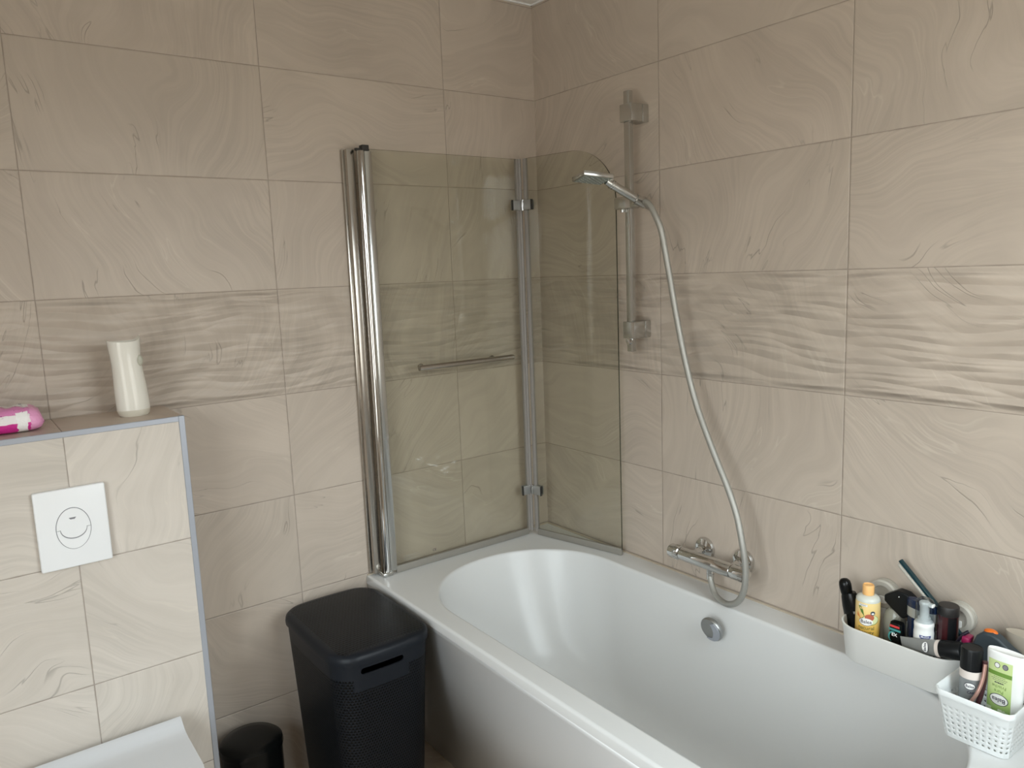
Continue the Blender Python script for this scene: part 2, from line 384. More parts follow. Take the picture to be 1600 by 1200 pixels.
# ------------------------------------------------------------------ bathtub
RIM = .595; TX0, TY0 = -.742, -1.797
TCX, TA, TYB, TYN, TB = -.385, .291, -.137, -1.592, .285
def oval(a, y1, y0, b, z, cx=TCX, n=120, ex=2.1):
    out = []
    cyb, cyn = y1-b, y0+b
    nn = n//2
    for half, cy, sg in ((0, cyb, 1), (1, cyn, -1)):
        for i in range(nn):
            t = PI*i/(nn-1)
            c, s_ = math.cos(t), math.sin(t)
            X = a*math.copysign(abs(c)**(2/ex), c); Y = b*abs(s_)**(2/ex)
            if half == 0: out.append(Vector((cx+X, cy+Y, z)))
            else: out.append(Vector((cx-X, cy-Y, z)))
    return out
tub = thing('bathtub', 'white built-in bathtub with an oval basin and sloping side panel', 'bathtub', (-.37, -.86, 0))
bm = bmesh.new()
prof = [(0, 0), (.012, .004), (.05, .018), (.15, .055), (.3, .12), (.5, .22), (.68, .33), (.8, .43), (.89, .55), (.95, .69), (.985, .84), (1.0, 1.0)]
rings = []
def bas(d, k):
    a = TA + (.165-TA)*k; y1 = TYB + (-.50-TYB)*k; y0 = TYN + (-1.42-TYN)*k; b = TB + (.16-TB)*k
    return oval(a, y1, y0, b, RIM-.007-.41*d)
inner_top = oval(TA+.006, TYB+.006, TYN-.006, TB+.004, RIM)
inner_mid = oval(TA+.0018, TYB+.0018, TYN-.0018, TB+.001, RIM-.0018)
cen = Vector((-.37, -.86, RIM))
def toward_rect(p, x0, x1, y0, y1, z):
    d = Vector((p.x, p.y, 0)) - Vector((cen.x, cen.y, 0)); ts = []
    if d.x > 1e-9: ts.append((x1-cen.x)/d.x)
    if d.x < -1e-9: ts.append((x0-cen.x)/d.x)
    if d.y > 1e-9: ts.append((y1-cen.y)/d.y)
    if d.y < -1e-9: ts.append((y0-cen.y)/d.y)
    t = min(ts); return Vector((cen.x+d.x*t, cen.y+d.y*t, z))
def rect_ring(x0, x1, y0, y1, z):
    r = [toward_rect(p, x0, x1, y0, y1, z) for p in inner_top]
    for cx_, cy_ in ((x0, y0), (x0, y1), (x1, y0), (x1, y1)):
        i = min(range(len(r)), key=lambda k: (r[k].x-cx_)**2+(r[k].y-cy_)**2); r[i] = Vector((cx_, cy_, z))
    return r
E_ = -.001
rings.append(rect_ring(TX0+.0, E_, TY0, E_, RIM-.026))
rings.append(rect_ring(TX0+.0, E_, TY0, E_, RIM-.007))
rings.append(rect_ring(TX0+.002, E_, TY0+.002, E_, RIM-.002))
rings.append(rect_ring(TX0+.007, E_, TY0+.007, E_, RIM))
rings.append(rect_ring(TX0+.0085, E_-.0015, TY0+.0085, E_-.0015, RIM))
flat_ring = oval(TA+.0085, TYB+.0085, TYN-.0085, TB+.006, RIM)
rings += [flat_ring, inner_top, inner_mid] + [bas(d, k) for d, k in prof]
loft(bm, rings, cap0=False, cap1=True)
obj('basin', bm, M_white, tub, world=True, smooth=50)
bm = bmesh.new()   # one curved skirt that tapers inwards to the floor
sk = [(-.7415, RIM-.024), (-.738, RIM-.045), (-.70, .40), (-.655, .20), (-.602, 0.0)]
sk = [(-.7415, RIM-.024), (-.7395, RIM-.04), (-.600, 0.0)]
rr = []
for x, z in sk: rr.append([Vector((x, -.002, z)), Vector((x, TY0+(x-TX0)*.3+.0, z)), Vector((x+.012, TY0+(x-TX0)*.3+.012, z)), Vector((E_-.002, TY0+(x-TX0)*.3+.012, z))])
vr = [[bm.verts.new(p) for p in r] for r in rr]
for a, b in zip(vr[:-1], vr[1:]):
    for i in range(3): bm.faces.new((a[i], a[i+1], b[i+1], b[i]))
o = obj('side_panel', bm, simple('white_side_panel', (.84, .85, .86), .3, var=.01), tub, world=True)
md = o.modifiers.new('thickness', 'SOLIDIFY'); md.thickness = .006; md.offset = -1
# overflow cover on the basin wall
ov = Matrix.Translation((-.128, -.862, .537)) @ Matrix.Rotation(math.radians(-14), 4, 'Y')
bm = bmesh.new(); lathe(bm, [(.0, .004), (.0325, .004), (.0345, -.001), (.0345, -.006), (.0325, -.009), (0, -.010)], ax='x', n=48); bmesh.ops.transform(bm, matrix=ov, verts=bm.verts)
oc = obj('overflow_cover', bm, M_dull, tub, world=True); oc['label'] = 'round chrome overflow cover'
bm = bmesh.new()
arc = [(.031*math.cos(t), .031*math.sin(t)) for t in [math.radians(-118+k*196/24) for k in range(25)]]
arc = [(math.cos(t)*.0315, math.sin(t)*.0315) for t in [math.radians(60-180*k/24) for k in range(25)]]
inn = [(-.012+.030*math.cos(t)*.55, .0+.030*math.sin(t)) for t in [math.radians(-100+180*k/16) for k in range(17)]]
poly = [(-a, b) for a, b in arc] + [(-.001-.010*math.sin(PI*k/11), -.0270+.0270*k/11*2*.99) for k in range(1, 11)]
prism(bm, poly, -.0125, -.0095, 'x'); bmesh.ops.transform(bm, matrix=ov, verts=bm.verts)
obj('overflow_knob', bm, M_alu, tub, world=True)
# drain
bm = bmesh.new(); lathe(bm, [(0, 0), (.03, 0), (.031, .002), (.0, .004)], (-.385, -1.1, RIM-.416)); obj('drain_plug', bm, M_chrome, tub, world=True)
# silicone joint along both walls
bm = bmesh.new()
for pts in ([(-.738, -.0035, RIM+.0005), (-.003, -.0035, RIM+.0005)], [(-.0035, -.003, RIM+.0005), (-.0035, TY0, RIM+.0005)]):
    tube(bm, pts, .0038, 8)
struct('trim_5', bm, M_silic, smooth=60, label='silicone joint between bathtub and tiles')

# ------------------------------------------------------------------ bath screen
sc = thing('bath_screen', 'folding two-panel glass bath screen with chrome wall profile', 'shower screen', (-.70, -.03, RIM+.004))
ZT, ZB = 1.893, .608
bm = bmesh.new()
bx(bm, (-.728, -.034, ZB-.004), (-.704, -.001, ZT), .002)
bx(bm, (-.733, -.012, ZB-.004), (-.700, -.001, ZT), .001)
obj('wall_profile', bm, M_bsteel, sc, world=True)
bm = bmesh.new(); lathe(bm, [(.0, 0), (.0115, 0), (.0115, ZT-ZB-.006), (0, ZT-ZB-.006)], (-.6905, -.047, ZB), n=32)
obj('pivot_tube', bm, M_chrome, sc, world=True)
bm = bmesh.new(); bx(bm, (-.682, -.057, ZB), (-.660, -.041, ZT-.006), .002); obj('glass_channel', bm, M_satin, sc, world=True)
bm = bmesh.new(); bx(bm, (-.706, -.052, ZT-.006), (-.680, -.040, ZT+.001), .001); bx(bm, (-.690, -.06, ZT-.006), (-.668, -.038, ZT+.010), .002)
obj('top_cap', bm, M_rubber, sc, world=True)
bm = bmesh.new(); bx(bm, (-.712, -.062, RIM+.0004), (-.676, -.020, ZB), .004); obj('base_block', bm, M_satin, sc, world=True)
def pane(name, poly, thick, mat4):
    """outline in local (u, z); the flat faces are glass, the rim is the dark cut edge"""
    bm = bmesh.new(); loft(bm, [[Vector((u, 0, z)) for u, z in poly], [Vector((u, thick, z)) for u, z in poly]])
    for f in bm.faces: f.material_index = 0 if abs(f.normal.y) > .9 or len(f.verts) > 4 else 1
    bm.normal_update()
    for f in bm.faces: f.material_index = 0 if abs(f.normal.y) > .9 else 1
    bmesh.ops.transform(bm, matrix=mat4, verts=bm.verts)
    return obj(name, bm, None, sc, world=True, smooth=0, mats=[M_glass, M_edge])
G1 = pane('glass_panel', [(-.664, ZB+.004), (-.128, ZB+.004), (-.128, ZT), (-.664, ZT)], .006, Matrix.Translation((0, -.052, 0)))
# second leaf: hinge line to its free edge near the right wall
hA = Vector((-.112, -.064, 0)); hB = Vector((-.034, -.420, 0)); d2 = (hB-hA); L2 = d2.length; d2.normalize(); n2_ = Vector((-d2.y, d2.x, 0))
M2 = Matrix(((d2.x, n2_.x, 0, hA.x), (d2.y, n2_.y, 0, hA.y), (0, 0, 1, 0), (0, 0, 0, 1)))
R_ = .165
corner = [(L2-R_+R_*math.cos(t), ZT-R_+R_*math.sin(t)) for t in [PI/2*k/20 for k in range(21)]]
pane('glass_panel', [(.012, ZB+.004), (L2, ZB+.004)] + corner + [(.012, ZT)], .006, M2)
# seals
bm = bmesh.new(); bx(bm, (-.660, -.053, RIM+.0008), (-.13, -.0445, ZB+.010), .0015); obj('bottom_seal', bm, M_clearseal, sc, world=True)
bm = bmesh.new(); bx(bm, (.014, -.002, RIM+.0008), (L2, .0075, ZB+.010), .0015, M=M2); obj('bottom_seal', bm, M_clearseal, sc, world=True)
bm = bmesh.new(); bx(bm, (-.131, -.056, ZB), (-.119, -.042, ZT), .002); bx(bm, (.004, -.004, ZB), (.016, .009, ZT), .002, M=M2)
tube(bm, [(-.117, -.055, ZB), (-.117, -.055, ZT)], .005, 10)
obj('joint_seal', bm, M_seal, sc, world=True)
for zc in (1.742, .760):
    bm = bmesh.new()
    bx(bm, (-.152, -.060, zc-.016), (-.122, -.054, zc+.016), .002); bx(bm, (-.150, -.046, zc-.016), (-.122, -.041, zc+.016), .002)
    bx(bm, (.006, -.010, zc-.016), (.038, -.002, zc+.016), .002, M=M2); bx(bm, (.006, .006, zc-.016), (.038, .011, zc+.016), .002, M=M2)
    hg = obj('hinge', bm, M_hinge, sc, world=True)
    bm = bmesh.new(); tube(bm, [(-.116, -.064, zc-.017), (-.116, -.064, zc+.017)], .0052, 14)
    tube(bm, [(-.116, -.064, zc-.008), (-.116, -.064, zc+.008)], .0068, 14)
    h2 = obj('hinge_pin', bm, M_chrome, hg, world=False)
    h2.data.transform(Matrix.Translation(-sc.location))
    bm = bmesh.new(); bx(bm, (-.1550, -.0612, zc-.017), (-.1522, -.0535, zc+.017))
    h3 = obj('gasket', bm, M_rubber, hg); h3.data.transform(Matrix.Translation(-sc.location))
    bm = bmesh.new(); bx(bm, (.0382, -.0110, zc-.017), (.0410, -.0015, zc+.017), M=M2)
    h3 = obj('gasket', bm, M_rubber, hg); h3.data.transform(Matrix.Translation(-sc.location))
bm = bmesh.new(); tube(bm, [(-.560, -.090, 1.241), (-.199, -.090, 1.241)], .0085, 20)
hb = obj('grab_handle', bm, M_bsteel, sc, world=True)
for xx in (-.535, -.262):
    bm = bmesh.new(); tube(bm, [(xx, -.088, 1.241), (xx, -.046, 1.241)], .006, 14); lathe(bm, [(0, 0), (.009, 0), (.009, .004), (0, .004)], (xx, -.058, 1.241), 'y', 20)
    m_ = obj('handle_mount', bm, M_bsteel, hb); m_.data.transform(Matrix.Translation(-sc.location))
# small printed marks near the foot of each pane
def flatmark(txt, size, loc, M3, mat, par, name='printed_mark'):
    b_ = text_bm(txt, size, .0001); bmesh.ops.transform(b_, matrix=Matrix.Translation(loc) @ M3, verts=b_.verts)
    return obj(name, b_, mat, par, world=True, smooth=0)
RXm = Matrix.Rotation(PI/2, 4, 'X')

flatmark('CE', .011, (-.520, -.0526, .637), RXm, M_ink, sc)
Ry2 = M2.to_3x3().to_4x4() @ RXm
p_ = M2 @ Vector((.075, -.0006, .633)); flatmark('CE', .009, p_, Ry2, M_etch, sc)
bm = lines_bm([.050, .060, .044], .007, .002); bmesh.ops.transform(bm, matrix=Matrix.Translation((-.605, -.0526, .636)) @ RXm, verts=bm.verts); obj('etched_small_print', bm, M_etch, sc, world=True, smooth=0)

# ------------------------------------------------------------------ shower set
rail = thing('shower_rail', 'square chrome riser rail screwed to the right wall', 'shower rail', (0, -.505, 1.27))
bm = bmesh.new(); bx(bm, (-.068, -.5165, 1.272), (-.052, -.4935, 2.026), .0015); obj('rail_bar', bm, M_satin, rail, world=True)
for zc in (1.965, 1.337):
    bm = bmesh.new(); bx(bm, (-.072, -.529, zc-.025), (-.026, -.481, zc+.025), .002); bx(bm, (-.0255, -.529, zc-.025), (-.0006, -.481, zc+.025), .002)
    obj('wall_bracket', bm, M_satin, rail, world=True)
bm = bmesh.new(); lathe(bm, [(0, 0), (.011, 0), (.011, -.006), (.007, -.008), (0, -.008)], (-.068, -.505, 1.304), 'x', 24); obj('rail_clip', bm, M_chrome, rail, world=True)
bm = bmesh.new(); bx(bm, (-.086, -.532, 1.693), (-.046, -.466, 1.728), .003); sl = obj('slider', bm, M_satin, rail, world=True)
bm = bmesh.new()
hd = Vector((-.823, .178, .50)).normalized(); E0 = Vector((-.09, -.590, 1.700)); N0 = Vector((-.2018, -.5613, 1.7593)); hd = (N0-E0).normalized()
cup = []
side = hd.cross(Vector((0, 0, 1))).normalized(); hup = side.cross(hd).normalized()
bx(bm, (-.088, -.575, 1.694), (-.060, -.530, 1.722), .004)
c0 = E0 - hd*.004; c1 = E0 + hd*.030
for p, r in ((c0, .0125), (c1, .0150)): cup.append([p + (side*math.cos(2*PI*k/24)+hup*math.sin(2*PI*k/24))*r for k in range(24)])
loft(bm, cup); s2 = obj('hand_shower_cradle', bm, M_satin, sl); s2.data.transform(Matrix.Translation(-rail.location))
bm = bmesh.new(); lathe(bm, [(0, 0), (.007, 0), (.007, -.007), (0, -.007)], (-.07, -.486, 1.692), 'z', 16); s3 = obj('slider_knob', bm, M_satin, sl); s3.data.transform(Matrix.Translation(-rail.location))

hs = thing('hand_shower', 'square chrome hand shower resting in the rail holder', 'shower head', tuple(E0))
bm = bmesh.new(); tube(bm, [E0 - hd*.012, E0 - hd*.008, E0 + hd*.02, E0 + hd*.075, N0 - hd*.012, N0 + hd*.004], [.0085, .0105, .0118, .0125, .0115, .010], 24)
obj('handle', bm, M_satin, hs, world=True)
bm = bmesh.new(); q = E0 + hd*.108; tube(bm, [q, q+hd*.003], .0132, 24); tube(bm, [q+hd*.007, q+hd*.010], .0132, 24); obj('grip_ring', bm, M_chrome, hs, world=True)
hf = Vector((-.94168, .31950, .10566)); hl = Vector((.30983, .94569, -.09836)); hn = hf.cross(hl).normalized()
if hn.z < 0: hn = -hn
HC = Vector((-.2442, -.5469, 1.7641)); MH = Matrix(((hf.x, hl.x, hn.x, HC.x), (hf.y, hl.y, hn.y, HC.y), (hf.z, hl.z, hn.z, HC.z), (0, 0, 0, 1)))
bm = bmesh.new(); bx(bm, (-.045, -.0425, 0), (.045, .0425, .013), .003, 2, MH); bx(bm, (-.060, -.013, .001), (-.040, .013, .012), .004, 2, MH)
hh = obj('spray_head', bm, M_satin, hs, world=True)
bm = bmesh.new(); bx(bm, (-.040, -.0375, -.0012), (.040, .0375, .001), .001, 1, MH)
np_ = obj('nozzle_plate', bm, M_nozzle, hh); np_.data.transform(Matrix.Translation(-hs.location))
bm = bmesh.new()
for i in range(9):
    for j in range(9):
        if (i+j) % 2 == 0:
            r_ = bmesh.ops.create_cone(bm, cap_ends=True, segments=6, radius1=.0014, radius2=.0018, depth=.002, matrix=MH @ Matrix.Translation((-.033+.00825*i, -.031+.00775*j, -.002)))
nz = obj('nozzles', bm, simple('pale_silicone_nozzle', (.42, .46, .44), .5), hh, smooth=0); nz.data.transform(Matrix.Translation(-hs.location))

hp = [(-0.098, -0.5925, 1.7045), (-0.112, -0.618, 1.702), (-0.118, -0.640, 1.690), (-0.118, -0.6600, 1.6600), (-0.113, -0.6735, 1.6260), (-0.105, -0.679, 1.5769), (-0.095, -0.6877, 1.498), (-0.085, -0.7055, 1.3742), (-0.08, -0.7301, 1.2592), (-0.08, -0.7635, 1.1549), (-0.085, -0.8051, 1.0716), (-0.09, -0.8479, 0.9959), (-0.095, -0.8855, 0.9336), (-0.1, -0.9184, 0.8666), (-0.105, -0.9408, 0.7946), (-0.105, -0.9513, 0.7272), (-0.105, -0.9477, 0.6729), (-0.102, -0.9275, 0.6314), (-0.1, -0.8971, 0.6105), (-0.09, -0.8594, 0.606), (-0.08, -0.8296, 0.6172), (-0.07, -0.8104, 0.641), (-0.065, -0.8042, 0.660)]
hp[0] = tuple(E0 - hd*.013)
ho = thing('shower_hose', 'long grey metal shower hose hanging beside the riser rail', 'hose', (-.065, -.8042, .66))
def metalhose():
    t = NT('ribbed_metal_hose'); f = t.noise(t.obj(), 900.0, 1.0); b = t.bsdf((.40, .395, .365), .42, .55); t.bump(b, f, .0004); return t.m
bm = bmesh.new(); tube(bm, catmull(hp, 10), .0086, 18); obj('hose_tube', bm, metalhose(), ho, world=True)
bm = bmesh.new(); tube(bm, [hp[-1], (-.065, -.8042, .645)], .0105, 20); obj('hose_nut', bm, M_chrome, ho, world=True)
bm = bmesh.new(); tube(bm, [E0-hd*.012, E0-hd*.030], [.0098, .0082], 20); obj('hose_collar', bm, M_chrome, ho, world=True)

mx = thing('thermostatic_mixer', 'chrome bar shower mixer on the right wall above the bathtub', 'mixer tap', (0, -.79, .69))
AX, AZ = -.066, .690
bm = bmesh.new(); lathe(bm, [(0, 0), (.0185, 0), (.0195, .002), (.0195, .176), (.0185, .178), (0, .178)], (AX, -.878, AZ), 'y', 40)
lathe(bm, [(.0, 0), (.0102, 0), (.0102, .012), (0, .012)], (AX, -.8042, AZ-.0285), 'z', 20)
obj('mixer_body', bm, M_chrome, mx, world=True)
for y0, y1 in ((-.697, -.660), (-.928, -.880)):
    bm = bmesh.new(); lathe(bm, [(0, 0), (.0175, 0), (.0205, .003), (.0205, y1-y0-.003), (.019, y1-y0), (0, y1-y0)], (AX, y0, AZ), 'y', 32)
    kn = obj('control_knob', bm, M_chrome, mx, world=True)
    bm = bmesh.new()
    for k in range(20):
        a = 2*PI*k/20; tube(bm, [(AX+.0205*math.cos(a), y0+.004, AZ+.0205*math.sin(a)), (AX+.0205*math.cos(a), y0+.018, AZ+.0205*math.sin(a))], .0011, 6)
    g_ = obj('grip_ribs', bm, M_chrome, kn); g_.data.transform(Matrix.Translation(-mx.location))
for yc in (-.7354, -.8698):
    bm = bmesh.new(); lathe(bm, [(0, -.001), (.0335, -.001), (.034, -.004), (.030, -.012), (.018, -.017), (0, -.018)], (0, yc, .700), 'x', 40)
    es = obj('wall_rosette', bm, M_chrome, mx, world=True)
    bm = bmesh.new(); tube(bm, [(-.014, yc, .700), (-.030, yc, .698)], .013, 6); tube(bm, [(-.028, yc, .698), (-.062, yc, .692)], .011, 20)
    u_ = obj('union_nut', bm, M_chrome, es); u_.data.transform(Matrix.Translation(-mx.location))

# ------------------------------------------------------------------ flush plate, toilet
fp = thing('flush_plate', 'white square flush plate with an oval two-part button', 'flush plate', (-1.538, BY, .998))
bm = bmesh.new(); bx(bm, (-1.6085, BY-.0150, .909), (-1.4675, BY-.0005, 1.089), .0035, 3); obj('cover_plate', bm, M_plastic, fp, world=True)
def ovalp(a, b, n=48, cx=0, cz=0, a0=0, a1=2*PI): return [(cx+a*math.cos(a0+(a1-a0)*i/n), cz+b*math.sin(a0+(a1-a0)*i/n)) for i in range(n)]
bm = bmesh.new(); prism(bm, ovalp(.0345, .0475, 64, -1.5380, .998), BY-.0156, BY-.014, 'y'); obj('button_gap', bm, M_inkgrey, fp, world=True)
zl = .9985
big = [(-1.538+.0332*math.cos(t), .998+.0462*math.sin(t)) for t in [PI*k/32 for k in range(33)]]
lo_ = [(-1.5635, zl)] + [(-1.538-.0255*math.cos(t), zl-.0215*math.sin(t)) for t in [PI*k/20 for k in range(1, 20)]] + [(-1.5125, zl)]
bm = bmesh.new(); prism(bm, big + lo_, BY-.0175, BY-.014, 'y'); b1 = obj('full_flush_button', bm, M_plastic, fp, world=True)
lo2 = [(-1.538-.0332*math.cos(t), .998-.0462*math.sin(t)) for t in [PI*k/32 for k in range(33)]]
cut = [(-1.538+.0265*math.cos(t), zl-.0015-.0225*math.sin(t)) for t in [PI*k/20 for k in range(0, 21)]]
bm = bmesh.new(); prism(bm, [(-1.5712, zl-.0015)] + [p for p in lo2[1:-1]] + [(-1.5048, zl-.0015)] + cut, BY-.0170, BY-.014, 'y'); obj('half_flush_button', bm, M_plastic, fp, world=True)
bm = bmesh.new(); prism(bm, [(-1.5455, 1.0235), (-1.5310, 1.0235), (-1.5340, 1.0195), (-1.5425, 1.0195)], BY-.0179, BY-.0174, 'y'); m1 = obj('maker_mark', bm, M_inkgrey, b1); m1.data.transform(Matrix.Translation(-fp.location))

wc = thing('toilet', 'white wall-hung toilet with its lid closed', 'toilet', (-1.538, BY, .12))
def dshape(hw, y0, L, n=26, back=None):
    """D outline: straight back edge at y0, rounded nose towards -y"""
    pts = [(hw, y0)]; Ls = L*.42
    for i in range(n+1):
        t = PI*i/n; pts.append((hw*math.cos(t), y0-Ls-(L-Ls)*math.sin(t)))
    pts.append((-hw, y0)); return pts
def ring3(pts, z, cx=-1.538): return [Vector((cx+x, y, z)) for x, y in pts]
bm = bmesh.new()   # bowl
loft(bm, [ring3(dshape(.10, BY-.0005, .30), .10), ring3(dshape(.13, BY-.0005, .38), .16), ring3(dshape(.162, BY-.0005, .49), .32), ring3(dshape(.168, BY-.0005, .52), .415), ring3(dshape(.166, BY-.0005, .518), .425)])
obj('bowl', bm, M_ceramic, wc, world=True, smooth=60)
bm = bmesh.new(); loft(bm, [ring3(dshape(.168, BY-.035, .49), .426), ring3(dshape(.170, BY-.034, .492), .430), ring3(dshape(.170, BY-.034, .492), .444), ring3(dshape(.166, BY-.036, .487), .446)]); obj('seat', bm, M_ceramic, wc, world=True)
bm = bmesh.new()   # lid: raised, rolled rear edge then a flat top
yb = BY-.031
sec = [(0.0, .4835), (-.004, .4865), (-.012, .4845), (-.022, .4775), (-.034, .4700), (-.048, .4655), (-.075, .4635), (-.2, .4630), (-.32, .4620), (-.40, .4590), (-.445, .454), (-.462, .447)]
hw_ = lambda y: .171 if y > -.21 else .171*math.sqrt(max(0.02, 1-((-y-.21)/.262)**2))
top, bot = [], []
N_ = 16
for y, z in sec:
    hw = hw_(y); top.append([Vector((-1.538+hw*(2*i/N_-1), yb+y, z)) for i in range(N_+1)]); bot.append([Vector((-1.538+hw*(2*i/N_-1), yb+y, .4465)) for i in range(N_+1)])
loft(bm, top, False, False, closed=False); loft(bm, bot, False, False, closed=False)
def strip(a, b):
    for i in range(len(a)-1):
        try: bm.faces.new([bm.verts.new(p) for p in (a[i], a[i+1], b[i+1], b[i])])
        except ValueError: pass
strip([r[0] for r in top], [r[0] for r in bot]); strip([r[-1] for r in top], [r[-1] for r in bot]); strip(top[0], bot[0]); strip(top[-1], bot[-1])
bmesh.ops.remove_doubles(bm, verts=bm.verts, dist=.0004)
o = obj('lid', bm, M_ceramic, wc, world=True, smooth=50); bv = o.modifiers.new('edge', 'BEVEL'); bv.width = .002; bv.segments = 2; bv.limit_method = 'ANGLE'

# ------------------------------------------------------------------ air freshener dispenser on the ledge
ds = thing('air_freshener_dispenser', 'cream flared plastic dispenser standing on the tiled ledge', 'dispenser', (-1.3705, -.105, BZ))
M_cream = simple('cream_glossy_plastic', (.80, .775, .70), .14, coat=.4, var=.02)
M_cream2 = simple('cream_base_plastic', (.68, .64, .54), .3, var=.02)
fr_ = [(0.0, .0310, .0020), (.004, .0345, .002), (.016, .0374, .0015), (.035, .0374, .001), (.07, .0362, -.0005), (.105, .0340, -.002), (.13, .0330, -.0035), (.15, .0338, -.0042), (.17, .0356, -.0046), (.186, .0372, -.0046)]
def dring(hw, c, z, top=False):
    out = []
    for i in range(48):
        a = 2*PI*i/48; x, y = hw*math.cos(a), .030*(hw/.036)*math.sin(a); zz = z
        if top:
            k = math.cos(a); zz = z - .006*(1-k*k)**.5 + .009*max(0.0, (k-.62)/.38)**1.6
        out.append(Vector((c+x, y, zz)))
    return out
bm = bmesh.new(); R__ = [dring(hw, c, z) for z, hw, c in fr_ if z <= .017]; loft(bm, R__); obj('foot', bm, M_cream2, ds, smooth=50)
bm = bmesh.new(); R__ = [dring(hw, c, z) for z, hw, c in fr_ if z >= .016]
R__[-1] = dring(fr_[-1][1], fr_[-1][2], .187, True); R__.append(dring(.0350, -.0046, .184, True)); R__.append(dring(.0335, -.0046, .176)); R__.append(dring(.010, -.0046, .172))
loft(bm, R__)
body = obj('housing', bm, M_cream, ds, smooth=50)
cutb = bmesh.new(); bmesh.ops.create_icosphere(cutb, subdivisions=4, radius=1.0, matrix=Matrix.Translation((.0255, -.031, .134)) @ Matrix.Diagonal((.0105, .018, .0175, 1)))
cme = bpy.data.meshes.new('c'); cutb.to_mesh(cme); cutb.free(); cme.materials.append(M_cream)
def carve(o, cutter_mesh, M=Matrix()):
    c = bpy.data.objects.new('c', cutter_mesh); C.objects.link(c); c.matrix_world = (Matrix.Translation(o.parent.location) if o.parent else Matrix()) @ M
    m = o.modifiers.new('carve', 'BOOLEAN'); m.operation = 'DIFFERENCE'; m.object = c; m.solver = 'EXACT'
    bpy.context.view_layer.update(); dg = bpy.context.evaluated_depsgraph_get(); me = bpy.data.meshes.new_from_object(o.evaluated_get(dg))
    o.modifiers.clear(); o.data = me; bpy.data.objects.remove(c)
carve(body, cme)
bm = bmesh.new(); bmesh.ops.create_icosphere(bm, subdivisions=3, radius=1.0, matrix=Matrix.Translation((.0225, -.0175, .134)) @ Matrix.Diagonal((.0085, .0045, .0135, 1)))
obj('sensor_window', bm, simple('greenish_grey_plastic', (.45, .44, .36), .3), ds)

# ------------------------------------------------------------------ wet wipes packet on the ledge
wp = thing('wet_wipes_pack', 'pink and white soft pack of wipes lying on the ledge', 'wipes', (-1.655, -.112, BZ))
def wipesmat():
    t = NT('pink_printed_film'); s = t.sep(t.obj())
    n = t.noise(t.obj(), 38.0, 4.0, .6); x = s[0]; z = s[2]; y = s[1]
    h = t.math('SUBTRACT', z, t.math('MULTIPLY', y, .30))
    h = t.math('ADD', h, t.math('MULTIPLY', t.math('SUBTRACT', n, .5), .006))
    mag, white, pink = (.62, .03, .28), (.86, .80, .80), (.72, .25, .50)
    c = t.mix(t.sstep(h, .0395, .0405), mag, white)
    c = t.mix(t.sstep(h, .0560, .0570), c, pink)
    endc = t.math('ADD', x, t.math('MULTIPLY', t.math('SUBTRACT', n, .5), .02))
    patch = t.math('MULTIPLY', t.sstep(endc, .042, .043), t.sstep(endc, .0625, .0635, 1, 0)); patch = t.math('MULTIPLY', patch, t.sstep(h, .060, .061, 1, 0))
    c = t.mix(patch, c, (.90, .88, .86))
    c = t.mix(t.sstep(endc, .067, .068), c, (.80, .35, .58))
    sp = t.math('MULTIPLY', t.sstep(t.noise(t.obj(), 130.0, 2.0), .66, .68), t.sstep(h, .052, .054))
    c = t.mix(sp, c, (.30, .04, .22))
    b = t.bsdf(c, .28); t.bump(b, t.noise(t.obj(), 60.0, 4.0, .6), .004); return t.m
bm = bmesh.new()
NX, NY = 28, 16
def pack(i, j):
    x = -.10 + .195*i/NX; y = -.055+.11*j/NY
    e = max(0.0, 1-abs((i/NX*2-1))**7)**.4; f = max(0.0, 1-abs(j/NY*2-1)**4)**.5
    return x, y, e*f
T, Bm = [], []
for i in range(NX+1):
    rt_, rb_ = [], []
    for j in range(NY+1):
        x, y, k = pack(i, j); pinch = 1-.20*abs(i/NX*2-1)**6
        wr = mnoise.noise(Vector((x*62, y*50, 1.3)))*.0045*k
        rt_.append(Vector((x, y*pinch, .0200+.0360*k+wr))); rb_.append(Vector((x, y*pinch, .0200-.0195*k)))
    T.append(rt_); Bm.append(rb_)
loft(bm, T, False, False, closed=False); loft(bm, Bm, False, False, closed=False)
bmesh.ops.remove_doubles(bm, verts=bm.verts, dist=.0006)
obj('film_wrapper', bm, wipesmat(), wp, smooth=60)
bm = text_bm('wipes', .016, .0003, .0002); bmesh.ops.transform(bm, matrix=Matrix.Translation((.052, -.012, .0590)) @ Matrix.Rotation(-.3, 4, 'X'), verts=bm.verts); bm.free()
bm = poly_bm([(-.009, -.004), (.009, -.005), (.010, .004), (-.008, .005)], .0004); bmesh.ops.transform(bm, matrix=Matrix.Translation((.060, .012, .0565)) @ Matrix.Rotation(.2, 4, 'Y'), verts=bm.verts)
obj('dark_print', bm, simple('navy_print', (.03, .03, .12), .5), wp, smooth=0)

